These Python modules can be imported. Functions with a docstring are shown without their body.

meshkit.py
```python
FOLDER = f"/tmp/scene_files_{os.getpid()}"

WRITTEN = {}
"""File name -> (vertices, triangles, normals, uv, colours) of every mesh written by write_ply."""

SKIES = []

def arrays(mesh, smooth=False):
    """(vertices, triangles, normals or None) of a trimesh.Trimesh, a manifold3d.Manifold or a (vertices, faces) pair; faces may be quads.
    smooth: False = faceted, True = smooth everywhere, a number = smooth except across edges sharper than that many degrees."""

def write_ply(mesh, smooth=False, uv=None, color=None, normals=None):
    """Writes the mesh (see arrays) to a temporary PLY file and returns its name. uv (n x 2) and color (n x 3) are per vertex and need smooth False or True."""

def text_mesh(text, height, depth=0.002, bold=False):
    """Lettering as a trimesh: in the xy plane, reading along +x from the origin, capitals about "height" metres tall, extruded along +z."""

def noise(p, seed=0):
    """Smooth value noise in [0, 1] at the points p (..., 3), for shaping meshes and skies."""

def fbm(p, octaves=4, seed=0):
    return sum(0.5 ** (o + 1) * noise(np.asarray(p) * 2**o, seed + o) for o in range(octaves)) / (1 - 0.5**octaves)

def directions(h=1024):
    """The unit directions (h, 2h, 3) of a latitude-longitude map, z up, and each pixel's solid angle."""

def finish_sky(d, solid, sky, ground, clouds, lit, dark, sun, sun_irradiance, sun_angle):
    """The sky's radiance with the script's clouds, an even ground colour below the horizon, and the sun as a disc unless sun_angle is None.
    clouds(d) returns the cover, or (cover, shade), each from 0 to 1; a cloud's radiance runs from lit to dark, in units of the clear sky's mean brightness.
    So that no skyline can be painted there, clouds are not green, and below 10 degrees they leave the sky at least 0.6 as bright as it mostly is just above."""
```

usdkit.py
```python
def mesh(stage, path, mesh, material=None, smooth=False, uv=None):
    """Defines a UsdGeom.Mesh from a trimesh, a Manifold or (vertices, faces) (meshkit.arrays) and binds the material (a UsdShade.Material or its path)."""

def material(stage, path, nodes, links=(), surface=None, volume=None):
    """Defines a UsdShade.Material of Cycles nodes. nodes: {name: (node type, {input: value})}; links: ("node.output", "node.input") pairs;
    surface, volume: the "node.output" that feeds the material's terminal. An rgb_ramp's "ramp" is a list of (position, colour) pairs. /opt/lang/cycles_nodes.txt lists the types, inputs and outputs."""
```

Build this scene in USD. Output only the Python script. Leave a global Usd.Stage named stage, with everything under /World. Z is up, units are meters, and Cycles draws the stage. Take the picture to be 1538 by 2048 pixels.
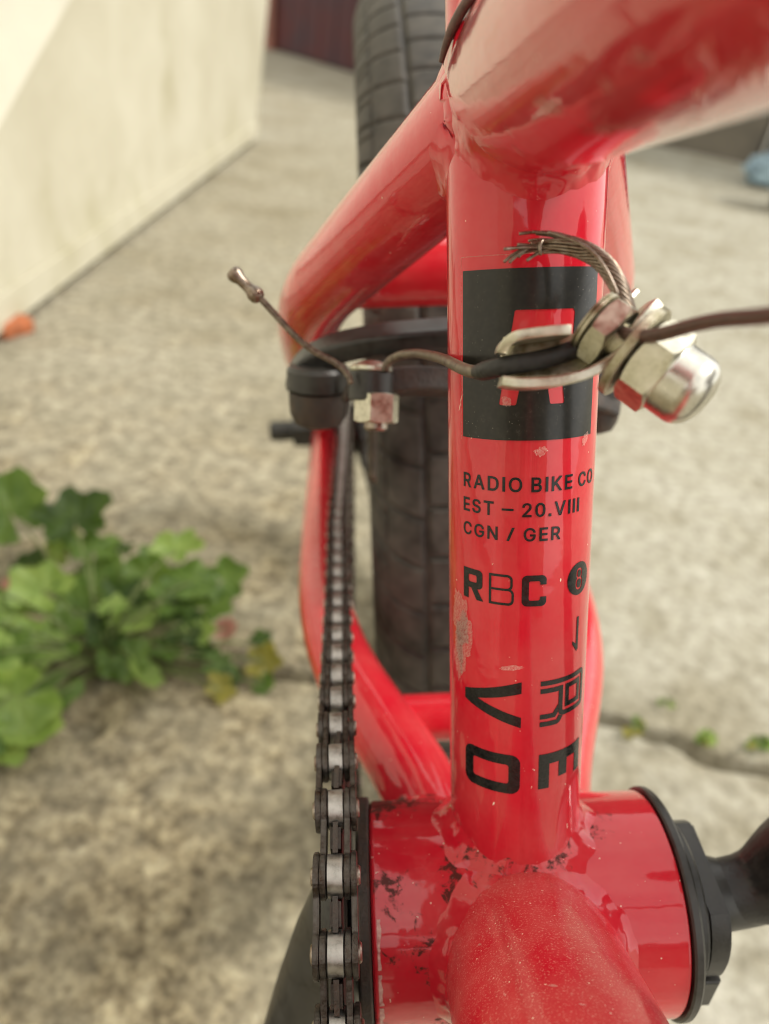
import math, random
import numpy as np, trimesh, manifold3d, usdkit, meshkit
from pxr import Usd, UsdGeom, UsdLux, UsdShade, Gf, Sdf, Vt
from shapely.geometry import Polygon, LineString, box as sbox, Point, MultiPolygon
from shapely.ops import unary_union
from shapely import affinity

stage = Usd.Stage.CreateInMemory()
UsdGeom.SetStageUpAxis(stage, UsdGeom.Tokens.z)
UsdGeom.SetStageMetersPerUnit(stage, 1.0)
UsdGeom.Xform.Define(stage, '/World')
UsdGeom.Scope.Define(stage, '/World/Looks')
rng = np.random.default_rng(7)
V = lambda *a: np.array(a, float)

# ------------------------------------------------------------------ camera, sky, sun, exposure
PITCH, ROLL = math.radians(34.5), math.radians(9.0)
FPX, CX, CY = 1479.0, 769.0, 1024.0            # focal length in pixels of the 1538 x 2048 picture
CAM_Z = 0.4946
FWD = V(0, math.cos(PITCH), -math.sin(PITCH))
_r0, _u0 = V(1, 0, 0), V(0, math.sin(PITCH), math.cos(PITCH))
RIGHT = math.cos(ROLL) * _r0 + math.sin(ROLL) * _u0
UP = -math.sin(ROLL) * _r0 + math.cos(ROLL) * _u0
CAM = V(0, 0, CAM_Z)
FOCAL = 6.1
cam = UsdGeom.Camera.Define(stage, '/World/camera')
m = Gf.Matrix4d(*RIGHT, 0, *UP, 0, *(-FWD), 0, *CAM, 1)
cam.AddTransformOp().Set(m)
cam.CreateFocalLengthAttr(FOCAL)
cam.CreateHorizontalApertureAttr(FOCAL * 1538 / FPX)
cam.CreateVerticalApertureAttr(FOCAL * 2048 / FPX)
cam.CreateFStopAttr(FOCAL / 2.3)
cam.CreateFocusDistanceAttr(0.134)
cam.CreateClippingRangeAttr(Gf.Vec2f(0.004, 500))
cam.CreateExposureAttr(1.0)

SUN = V(0.62, 0.10, 0.78); SUN /= np.linalg.norm(SUN)
sun_el, sun_rot = math.asin(SUN[2]), math.atan2(SUN[0], SUN[1])
dome = UsdLux.DomeLight.Define(stage, '/World/sky')
sky_mat = usdkit.material(stage, '/World/Looks/sky', {
    'sky': ('sky_texture', {'sky_type': 'single_scattering', 'sun_disc': False, 'sun_elevation': sun_el, 'sun_rotation': sun_rot}),
    'grey': ('hsv', {'hue': 0.5, 'saturation': 0.25, 'value': 1.0, 'fac': 1.0}),
    'tc': ('texture_coordinate', {}),
    'n': ('noise_texture', {'scale': 2.2, 'detail': 5.0, 'roughness': 0.55}),
    'cr': ('rgb_ramp', {'ramp': [(0.0, (0, 0, 0)), (0.36, (0.35, 0.35, 0.35)), (0.62, (1, 1, 1)), (1.0, (1, 1, 1))]}),
    'cl': ('mix_color', {'blend_type': 'mix', 'b': (7.4, 7.2, 6.6)}),
    'bg': ('background_shader', {'strength': 0.115})},
    [('sky.color', 'grey.color'), ('tc.generated', 'n.vector'), ('n.fac', 'cr.fac'), ('cr.color', 'cl.fac'), ('grey.color', 'cl.a'), ('cl.result', 'bg.color')],
    surface='bg.background')
UsdShade.MaterialBindingAPI.Apply(dome.GetPrim()).Bind(sky_mat)
dome.GetPrim().SetCustomDataByKey('kind', 'structure'); dome.GetPrim().SetCustomDataByKey('label', 'bright hazy overcast sky above the yard')
sun = UsdLux.DistantLight.Define(stage, '/World/sun')
sun.CreateNormalizeAttr(True); sun.CreateIntensityAttr(0.36); sun.CreateAngleAttr(14.0); sun.CreateColorAttr(Gf.Vec3f(1.0, 0.95, 0.85))
zz = SUN; xx = np.cross(V(0, 1, 0.2), zz); xx /= np.linalg.norm(xx); yy = np.cross(zz, xx)
sun.AddTransformOp().Set(Gf.Matrix4d(*xx, 0, *yy, 0, *zz, 0, 0, 0, 5, 1))

# ------------------------------------------------------------------ places: millimetres seen from the lens -> metres in the world
def W(c):
    c = np.asarray(c, float) / 1000.0
    return CAM + c[..., 0:1] * RIGHT + c[..., 1:2] * UP + c[..., 2:3] * FWD
def at(x, y, depth):                                      # a point of the photograph at a depth in mm, in mm from the lens
    return V((x - CX) / FPX * depth, (CY - y) / FPX * depth, depth)
def ground_at(x, y, z=0.0):
    d = (x - CX) / FPX * RIGHT + (CY - y) / FPX * UP + FWD
    return CAM + d * ((z - CAM_Z) / d[2])
# bicycle axes in the lens frame: l to its left side, b to the rear, u up
_p, _lam, _psi = PITCH, 0.0197, 0.035
_l0, _b0, _uu0 = V(1, 0, 0), V(0, math.sin(_p), math.cos(_p)), V(0, math.cos(_p), -math.sin(_p))
AX_U = _uu0 * math.cos(_lam) - _l0 * math.sin(_lam)
_l1 = _l0 * math.cos(_lam) + _uu0 * math.sin(_lam)
AX_B = _b0 * math.cos(_psi) - _l1 * math.sin(_psi)
AX_L = _l1 * math.cos(_psi) + _b0 * math.sin(_psi)
BBC = V(30.2, -92.9, 175.5)
MB = np.stack([AX_L, AX_B, AX_U])
def bk(v): return BBC + np.asarray(v, float) @ MB            # bicycle mm -> lens mm
def kb(c): return (np.asarray(c, float) - BBC) @ MB.T
def atb(x, y, depth): return kb(at(x, y, depth))             # photograph point -> bicycle mm

# ------------------------------------------------------------------ scene helpers
used = {}
def numbered(path):
    k = used.get(path, 0); used[path] = k + 1
    return path if k == 0 else f'{path}_{k:03d}'
def tag(prim, label=None, category=None, group=None, kind=None):
    p = prim.GetPrim()
    for k, v in (('label', label), ('category', category), ('group', group), ('kind', kind)):
        if v: p.SetCustomDataByKey(k, v)
    return prim
bases = {}
def thing(name, base, label=None, category=None, group=None, kind=None, parent='/World'):
    path = numbered(f'{parent}/{name}')
    x = UsdGeom.Xform.Define(stage, path)
    off = np.asarray(base, float) - bases.get(parent, np.zeros(3))
    x.AddTranslateOp().Set(Gf.Vec3d(*map(float, off)))
    bases[path] = np.asarray(base, float)
    tag(x, label, category, group, kind)
    return path
def add(parent, name, mesh, mat, smooth=35, label=None, category=None, kind=None, group=None):
    """mesh in world metres"""
    path = numbered(f'{parent}/{name}')
    v, f, n = meshkit.arrays(mesh, smooth)
    base = bases.get(parent)
    if base is None:
        q = parent
        while q not in bases and q != '/World': q = q.rsplit('/', 1)[0]
        base = bases.get(q, np.zeros(3))
    g = usdkit.mesh(stage, path, (v - base, f), MATS[mat])
    if n is not None:
        g.CreateNormalsAttr(Vt.Vec3fArray.FromNumpy(n.astype(np.float32))); g.SetNormalsInterpolation('vertex')
    tag(g, label, category, group, kind)
    return path
def group_part(parent, name, label=None):
    return thing(name, bases[parent], label, parent=parent)
def bikemesh(mesh):                                          # mesh in bicycle mm -> world m
    v, f, _ = meshkit.arrays(mesh)
    t = trimesh.Trimesh(W(bk(v)), f, process=False)
    return t
def lensmesh(mesh):
    v, f, _ = meshkit.arrays(mesh)
    return trimesh.Trimesh(W(v), f, process=False)
cat = trimesh.util.concatenate

# ------------------------------------------------------------------ shape helpers (any unit)
def unit(v): v = np.asarray(v, float); return v / np.linalg.norm(v)
def spline(pts, n=60):
    from scipy.interpolate import CubicSpline
    pts = np.asarray(pts, float)
    t = np.r_[0, np.cumsum(np.linalg.norm(np.diff(pts, axis=0), axis=1) ** 0.5)]
    return CubicSpline(t, pts)(np.linspace(0, t[-1], n))
def rounded(pts, r=40, n=12):
    """polyline whose corners are rounded"""
    pts = [np.asarray(p, float) for p in pts]; out = [pts[0]]
    for i in range(1, len(pts) - 1):
        a, b, c = pts[i - 1], pts[i], pts[i + 1]
        d1, d2 = unit(a - b), unit(c - b)
        k = min(r, 0.48 * np.linalg.norm(a - b), 0.48 * np.linalg.norm(c - b))
        p, q = b + d1 * k, b + d2 * k
        for t in np.linspace(0, 1, n): out.append((1 - t) ** 2 * p + 2 * t * (1 - t) * b + t * t * q)
    out.append(pts[-1])
    return np.array(out)
def sweep(path, radius, n=24, caps=True, squash=None, ref=None, shape=None, noise=0, seed=0):
    """tube along a path; radius number or list; squash (k1,k2) along the frame axes; shape: n x 2 section instead of a circle"""
    path = np.asarray(path, float); m_ = len(path)
    rad = np.broadcast_to(np.asarray(radius, float), (m_,))
    tg = np.gradient(path, axis=0); tg /= np.linalg.norm(tg, axis=1, keepdims=True)
    a = unit(np.cross(tg[0], ref if ref is not None else (V(0, 0, 1) if abs(tg[0][2]) < 0.9 else V(1, 0, 0))))
    rings = []
    if shape is None:
        th = np.linspace(0, 2 * np.pi, n, endpoint=False); sec = np.c_[np.cos(th), np.sin(th)]
    else: sec = np.asarray(shape, float); n = len(sec)
    if squash is not None: sec = sec * np.asarray(squash)
    for i in range(m_):
        a = a - tg[i] * (a @ tg[i]); a /= np.linalg.norm(a); b = np.cross(tg[i], a)
        r = rad[i]
        ring = path[i] + r * (sec[:, :1] * a + sec[:, 1:] * b)
        rings.append(ring)
    v = np.vstack(rings)
    if noise:
        c = np.repeat(path, n, axis=0); d = v - c
        v = c + d * (1 + noise * (meshkit.fbm(v / (np.mean(rad) * 1.3) + seed * 7.1, 3, seed)[:, None] * 2 - 1))
    i, j = np.meshgrid(np.arange(m_ - 1), np.arange(n), indexing='ij'); j2 = (j + 1) % n
    f = np.stack([i * n + j, i * n + j2, (i + 1) * n + j2, (i + 1) * n + j], -1).reshape(-1, 4)
    f = np.vstack([f[:, [0, 1, 2]], f[:, [0, 2, 3]]])
    if caps:
        v = np.vstack([v, path[:1], path[-1:]]); k = len(v)
        jj = np.arange(n); jn = (jj + 1) % n
        f = np.vstack([f, np.c_[np.full(n, k - 2), jn, jj], np.c_[np.full(n, k - 1), (m_ - 1) * n + jj, (m_ - 1) * n + jn]])
    return trimesh.Trimesh(v, f, process=False)
def frame(o, ax, ref=V(0, 0, 1)):
    z = unit(ax); x = np.cross(ref, z)
    x = unit(x) if np.linalg.norm(x) > 1e-6 else unit(np.cross(V(0, 1, 0), z))
    y = np.cross(z, x); T = np.eye(4); T[:3, 0], T[:3, 1], T[:3, 2], T[:3, 3] = x, y, z, o
    return T
def place(mesh, T):
    v, f, _ = meshkit.arrays(mesh); return trimesh.Trimesh(v @ T[:3, :3].T + T[:3, 3], f, process=False)
def lathe(profile, o, ax, n=40, ref=V(0, 0, 1)):
    """profile: (radius, along) pairs from start to end"""
    pr = np.asarray(profile, float); k = len(pr); th = np.linspace(0, 2 * np.pi, n, endpoint=False)
    v = np.stack([pr[:, None, 0] * np.cos(th), pr[:, None, 0] * np.sin(th), np.broadcast_to(pr[:, None, 1], (k, n))], -1).reshape(-1, 3)
    i, j = np.meshgrid(np.arange(k - 1), np.arange(n), indexing='ij'); j2 = (j + 1) % n
    f = np.stack([i * n + j, i * n + j2, (i + 1) * n + j2, (i + 1) * n + j], -1).reshape(-1, 4)
    f = np.vstack([f[:, [0, 1, 2]], f[:, [0, 2, 3]]])
    return place(trimesh.Trimesh(v, f, process=False), frame(o, ax, ref))
def prism(poly, h0, h1, T, bevel=0.0):
    """shapely polygon extruded from h0 to h1 in the frame T, with a chamfer"""
    out = []
    for g in getattr(poly, 'geoms', [poly]):
        cs = manifold3d.CrossSection([np.asarray(g.exterior.coords)[:-1]] + [np.asarray(r.coords)[:-1] for r in g.interiors], manifold3d.FillRule.EvenOdd)
        if bevel:
            lo = cs.offset(-bevel, manifold3d.JoinType.Miter)
            mid = cs.extrude(h1 - h0 - 2 * bevel).translate((0, 0, h0 + bevel))
            a = lo.extrude(h1 - h0).translate((0, 0, h0))
            mm_ = mid + a
            if not g.interiors and g.equals(g.convex_hull): mm_ = manifold3d.Manifold.batch_hull([mid, a])
        else: mm_ = cs.extrude(h1 - h0).translate((0, 0, h0))
        v, f, _ = meshkit.arrays(mm_); out.append(trimesh.Trimesh(v, f, process=False))
    return place(cat(out), T)
def hexagon(af): 
    a = np.arange(6) * np.pi / 3 + np.pi / 6; r = af / math.sqrt(3)
    return Polygon(np.c_[r * np.cos(a), r * np.sin(a)])
def hexnut(af, h, T):
    """hexagonal nut with the conical chamfer of a real one"""
    cs = manifold3d.CrossSection([np.asarray(hexagon(af).exterior.coords)[:-1]])
    nut = cs.extrude(h)
    R = af / math.sqrt(3); c = af / 2 * 1.0
    cone = manifold3d.Manifold.revolve(manifold3d.CrossSection([[(0, 0), (c * .96, 0), (R * 1.02, (R * 1.02 - c * .96) * .58), (R * 1.02, h - (R * 1.02 - c * .96) * .58), (c * .96, h), (0, h)]]), 48)
    v, f, _ = meshkit.arrays(nut ^ cone)
    return place(trimesh.Trimesh(v, f, process=False), T)
def ballhull(pts, radii, res=14):
    s = [manifold3d.Manifold.sphere(float(r), res * 2).translate(tuple(map(float, p))) for p, r in zip(pts, radii)]
    v, f, _ = meshkit.arrays(manifold3d.Manifold.batch_hull(s)); return trimesh.Trimesh(v, f, process=False)
def chain_hull(pts, radii, res=14):
    out = None
    for i in range(len(pts) - 1):
        s = [manifold3d.Manifold.sphere(float(radii[k]), res * 2).translate(tuple(map(float, pts[k]))) for k in (i, i + 1)]
        h = manifold3d.Manifold.batch_hull(s); out = h if out is None else out + h
    v, f, _ = meshkit.arrays(out); return trimesh.Trimesh(v, f, process=False)
def boxmm(x0, x1, y0, y1, z0, z1, r=0.0):
    if r <= 0:
        b = trimesh.creation.box((x1 - x0, y1 - y0, z1 - z0)); b.apply_translation(((x0 + x1) / 2, (y0 + y1) / 2, (z0 + z1) / 2)); return b
    s = [manifold3d.Manifold.sphere(r, 16).translate((x, y, z)) for x in (x0 + r, x1 - r) for y in (y0 + r, y1 - r) for z in (z0 + r, z1 - r)]
    v, f, _ = meshkit.arrays(manifold3d.Manifold.batch_hull(s)); return trimesh.Trimesh(v, f, process=False)

# ------------------------------------------------------------------ materials
MATS = {}
def mat(name, nodes, links, surface='p.BSDF'):
    MATS[name] = usdkit.material(stage, f'/World/Looks/{name}', nodes, links, surface=surface)
def simple(name, color, rough=0.5, metal=0.0, var=0.15, scale=200.0, bump=0.0, bscale=400.0, spec=0.5, coat=0.0, rough_var=0.1, color2=None):
    c = np.array(color); c2 = np.array(color2) if color2 is not None else c * (1 - 2 * var)
    nodes = {'g': ('geometry', {}), 'n': ('noise_texture', {'scale': scale, 'detail': 5.0, 'roughness': 0.6}),
             'r': ('rgb_ramp', {'ramp': [(0.3, tuple(c2)), (0.65, tuple(np.minimum(c * (1 + var), 1)))]}),
             'rr': ('map_range', {'from_min': 0.3, 'from_max': 0.7, 'to_min': max(rough - rough_var, 0.02), 'to_max': rough + rough_var}),
             'p': ('principled_bsdf', {'metallic': metal, 'specular_ior_level': spec, 'coat_weight': coat, 'coat_roughness': 0.08})}
    links = [('g.position', 'n.vector'), ('n.fac', 'r.fac'), ('r.color', 'p.base_color'), ('n.fac', 'rr.value'), ('rr.result', 'p.roughness')]
    if bump:
        nodes['n2'] = ('noise_texture', {'scale': bscale, 'detail': 4.0}); nodes['b'] = ('bump', {'strength': 1.0, 'distance': bump})
        links += [('g.position', 'n2.vector'), ('n2.fac', 'b.height'), ('b.normal', 'p.normal')]
    mat(name, nodes, links)
def paint(name, dust=0.25, speck=0.62, dirt=0.0, glitter=0.0, color=(0.57, 0.009, 0.024), coat=1.0):
    """glossy red frame paint with dust film, pale specks and scratches, and black grease where dirt > 0"""
    c = np.array(color)
    nodes = {
        'g': ('geometry', {}),
        'n1': ('noise_texture', {'scale': 60.0, 'detail': 6.0, 'roughness': 0.65}),
        'r1': ('rgb_ramp', {'ramp': [(0.35, (0, 0, 0)), (0.75, (1, 1, 1))]}),
        'dustc': ('mix_color', {'a': tuple(c), 'b': (0.62, 0.34, 0.26)}),
        'df': ('math', {'math_type': 'multiply', 'value2': dust}),
        'v': ('voronoi_texture', {'scale': 900.0, 'feature': 'f1', 'randomness': 1.0}),
        'vs': ('rgb_ramp', {'ramp': [(0.0, (1, 1, 1)), (0.10, (1, 1, 1)), (0.16, (0, 0, 0))]}),
        'n2': ('noise_texture', {'scale': 330.0, 'detail': 2.0}),
        'n2r': ('rgb_ramp', {'ramp': [(speck, (0, 0, 0)), (min(speck + 0.05, 1), (1, 1, 1))]}),
        'sm': ('math', {'math_type': 'multiply'}),
        'mp': ('mapping', {'scale': (700.0, 700.0, 90.0), 'rotation': (0.5, 0.2, 0.0)}),
        'sc': ('noise_texture', {'scale': 1.0, 'detail': 3.0, 'roughness': 0.7}),
        'scr': ('rgb_ramp', {'ramp': [(0.715, (0, 0, 0)), (0.74, (1, 1, 1))]}),
        'mx': ('math', {'math_type': 'maximum'}),
        'c2': ('mix_color', {'b': (0.85, 0.70, 0.55)}),
        'pr': ('map_range', {'from_min': 0.2, 'from_max': 0.9, 'to_min': 0.16, 'to_max': 0.34}),
        'bn': ('noise_texture', {'scale': 160.0, 'detail': 2.0}),
        'b': ('bump', {'strength': 0.35, 'distance': 0.00025}),
        'p': ('principled_bsdf', {'specular_ior_level': 0.12, 'coat_weight': coat, 'coat_roughness': 0.035 if coat > .9 else 0.14, 'coat_ior': 1.5})}
    links = [('g.position', 'n1.vector'), ('n1.fac', 'r1.fac'), ('r1.color', 'df.value1'), ('df.value', 'dustc.fac'),
             ('g.position', 'v.vector'), ('v.distance', 'vs.fac'), ('g.position', 'n2.vector'), ('n2.fac', 'n2r.fac'), ('vs.color', 'sm.value1'), ('n2r.color', 'sm.value2'),
             ('g.position', 'mp.vector'), ('mp.vector', 'sc.vector'), ('sc.fac', 'scr.fac'), ('sm.value', 'mx.value1'), ('scr.color', 'mx.value2'),
             ('dustc.result', 'c2.a'), ('mx.value', 'c2.fac'), ('n1.fac', 'pr.value'), ('pr.result', 'p.roughness'),
             ('g.position', 'bn.vector'), ('bn.fac', 'b.height'), ('b.normal', 'p.normal'), ('b.normal', 'p.coat_normal')]
    last = 'c2.result'
    if glitter:
        nodes.update({'w': ('noise_texture', {'scale': 2600.0, 'detail': 2.0, 'roughness': 0.8}),
                      'wr': ('rgb_ramp', {'ramp': [(0.56, (0, 0, 0)), (0.72, (glitter, glitter, glitter))]}),
                      'c3': ('mix_color', {'b': (0.80, 0.55, 0.42)})})
        links += [('g.position', 'w.vector'), ('w.fac', 'wr.fac'), ('wr.color', 'c3.fac'), (last, 'c3.a')]; last = 'c3.result'
    if dirt:
        nodes.update({'d1': ('noise_texture', {'scale': 250.0, 'detail': 8.0, 'roughness': 0.78, 'distortion': 0.6}),
                      'd2': ('noise_texture', {'scale': 34.0, 'detail': 3.0}),
                      'dm': ('math', {'math_type': 'multiply'}), 'sx': ('separate_xyz', {}), 'sxr': ('map_range', {'from_min': DIRT_X - 0.004, 'from_max': DIRT_X + 0.022, 'to_min': 1.0, 'to_max': 0.70, 'clamp': True}), 'dm2': ('math', {'math_type': 'multiply'}),
                      'dr': ('rgb_ramp', {'ramp': [(0.335 - 0.13 * dirt, (0, 0, 0)), (0.365 - 0.13 * dirt, (0.9, 0.9, 0.9))]}),
                      'c4': ('mix_color', {'b': (0.045, 0.018, 0.012)}),
                      'ro': ('mix_float', {'b': 0.75}), 'co': ('mix_float', {'a': coat, 'b': 0.1})})
        links += [('g.position', 'd1.vector'), ('g.position', 'd2.vector'), ('d1.fac', 'dm.value1'), ('d2.fac', 'dm.value2'), ('g.position', 'sx.vector'), ('sx.x', 'sxr.value'), ('dm.value', 'dm2.value1'), ('sxr.result', 'dm2.value2'), ('dm2.value', 'dr.fac'), ('dr.color', 'c4.fac'), (last, 'c4.a'),
                  ('dr.color', 'ro.fac'), ('pr.result', 'ro.a'), ('ro.result', 'p.roughness'), ('dr.color', 'co.fac'), ('co.result', 'p.coat_weight')]
        links.remove(('pr.result', 'p.roughness')); last = 'c4.result'
        nodes['p'][1].pop('coat_weight')
    links.append((last, 'p.base_color'))
    mat(name, nodes, links)
DIRT_X = float(W(BBC)[0])
paint('red_paint', dust=0.12, speck=0.68)
paint('red_paint_dusty', dust=0.24, speck=0.58, glitter=0.45, coat=0.5)
paint('red_paint_greasy', dust=0.10, speck=0.62, dirt=0.75)
paint('red_paint_weld', dust=0.12, speck=0.64, dirt=0.28)
paint('red_paint_bead', dust=0.10, speck=0.66)
simple('decal_black', (0.009, 0.0085, 0.008), rough=0.26, var=0.25, scale=900, spec=0.4, coat=0.1)
def decal_box():
    mat('decal_film', {
        'g': ('geometry', {}), 'n1': ('noise_texture', {'scale': 700.0, 'detail': 6.0, 'roughness': 0.75}),
        'r1': ('rgb_ramp', {'ramp': [(0.40, (0.008, 0.0075, 0.006)), (0.60, (0.014, 0.013, 0.010)), (0.70, (0.035, 0.032, 0.026)), (0.76, (0.30, 0.26, 0.19)), (1.0, (0.45, 0.40, 0.3))]}),
        'v': ('voronoi_texture', {'scale': 1300.0, 'randomness': 1.0}), 'vs': ('rgb_ramp', {'ramp': [(0.0, (0.5, 0.5, 0.5)), (0.07, (0.4, 0.4, 0.4)), (0.12, (0, 0, 0))]}),
        'n2': ('noise_texture', {'scale': 260.0, 'detail': 2.0}), 'n2r': ('rgb_ramp', {'ramp': [(0.52, (0, 0, 0)), (0.6, (1, 1, 1))]}), 'mm': ('math', {'math_type': 'multiply'}),
        'c': ('mix_color', {'b': (0.55, 0.5, 0.4)}),
        'p': ('principled_bsdf', {'roughness': 0.26, 'specular_ior_level': 0.42, 'coat_weight': 0.1, 'coat_roughness': 0.12})},
        [('g.position', 'n1.vector'), ('n1.fac', 'r1.fac'), ('g.position', 'v.vector'), ('v.distance', 'vs.fac'), ('g.position', 'n2.vector'), ('n2.fac', 'n2r.fac'),
         ('vs.color', 'mm.value1'), ('n2r.color', 'mm.value2'), ('mm.value', 'c.fac'), ('r1.color', 'c.a'), ('c.result', 'p.base_color')])
decal_box()
mat('scuffed', {'g': ('geometry', {}), 'mp': ('mapping', {'scale': (5200.0, 5200.0, 1500.0)}), 'n': ('noise_texture', {'scale': 1.0, 'detail': 3.0, 'roughness': 0.8}),
    'r': ('rgb_ramp', {'ramp': [(0.38, (0, 0, 0)), (0.75, (0.52, 0.52, 0.52))]}), 'p': ('principled_bsdf', {'base_color': (0.66, 0.36, 0.30), 'roughness': 0.5}),
    't': ('transparent_bsdf', {}), 'm': ('mix_closure', {})},
    [('g.position', 'mp.vector'), ('mp.vector', 'n.vector'), ('n.fac', 'r.fac'), ('r.color', 'm.fac'), ('t.BSDF', 'm.closure1'), ('p.BSDF', 'm.closure2')], surface='m.closure')
simple('bare_edge', (0.62, 0.42, 0.36), rough=0.45, var=0.25, scale=900, color2=(0.42, 0.10, 0.10))
simple('black_paint', (0.018, 0.017, 0.015), rough=0.42, var=0.3, scale=260, bump=0.00012, bscale=1800, color2=(0.010, 0.009, 0.008))
simple('black_satin', (0.030, 0.029, 0.026), rough=0.38, var=0.3, scale=150, bump=0.00005, bscale=2500, color2=(0.014, 0.013, 0.011))
simple('grimy_black', (0.022, 0.019, 0.016), rough=0.55, var=0.4, scale=240, bump=0.0003, bscale=900, color2=(0.05, 0.030, 0.019))
simple('rubber', (0.068, 0.061, 0.053), rough=0.62, var=0.3, scale=120, bump=0.0001, bscale=1500, color2=(0.026, 0.023, 0.020), spec=0.35)
simple('sidewall', (0.105, 0.085, 0.058), rough=0.75, var=0.3, scale=90, color2=(0.05, 0.042, 0.034), spec=0.3)
simple('roller_steel', (0.38, 0.365, 0.34), rough=0.38, metal=1.0, var=0.2, scale=500, color2=(0.27, 0.25, 0.22))
simple('chain_plate', (0.075, 0.068, 0.060), rough=0.34, metal=0.85, var=0.4, scale=420, bump=0.0001, bscale=1500, color2=(0.045, 0.030, 0.020), rough_var=0.15)
simple('pin_steel', (0.35, 0.31, 0.26), rough=0.35, metal=1.0, var=0.3, scale=500, color2=(0.16, 0.09, 0.06))
simple('zinc', (0.57, 0.55, 0.46), rough=0.36, metal=1.0, var=0.18, scale=330, bump=0.00005, bscale=1600, color2=(0.44, 0.415, 0.31), rough_var=0.1)
simple('zinc_dull', (0.42, 0.395, 0.31), rough=0.40, metal=0.9, var=0.25, scale=420, bump=0.00008, bscale=1500, color2=(0.27, 0.23, 0.13), rough_var=0.12)
simple('chrome', (0.64, 0.62, 0.55), rough=0.27, metal=1.0, var=0.08, scale=260, rough_var=0.06, color2=(0.50, 0.48, 0.41))
simple('wire_steel', (0.24, 0.205, 0.17), rough=0.32, metal=0.9, var=0.3, scale=600, color2=(0.16, 0.10, 0.06))
simple('brown_cable', (0.105, 0.060, 0.048), rough=0.45, var=0.3, scale=700, metal=0.3, color2=(0.06, 0.036, 0.03))
simple('grey_cable', (0.17, 0.14, 0.10), rough=0.42, var=0.35, scale=700, metal=0.4, color2=(0.07, 0.045, 0.035))
simple('black_sleeve', (0.016, 0.015, 0.014), rough=0.5, var=0.3, scale=900, bump=0.0002, bscale=1300)
simple('alloy', (0.25, 0.24, 0.22), rough=0.35, metal=0.9, var=0.2, scale=90)

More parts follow.
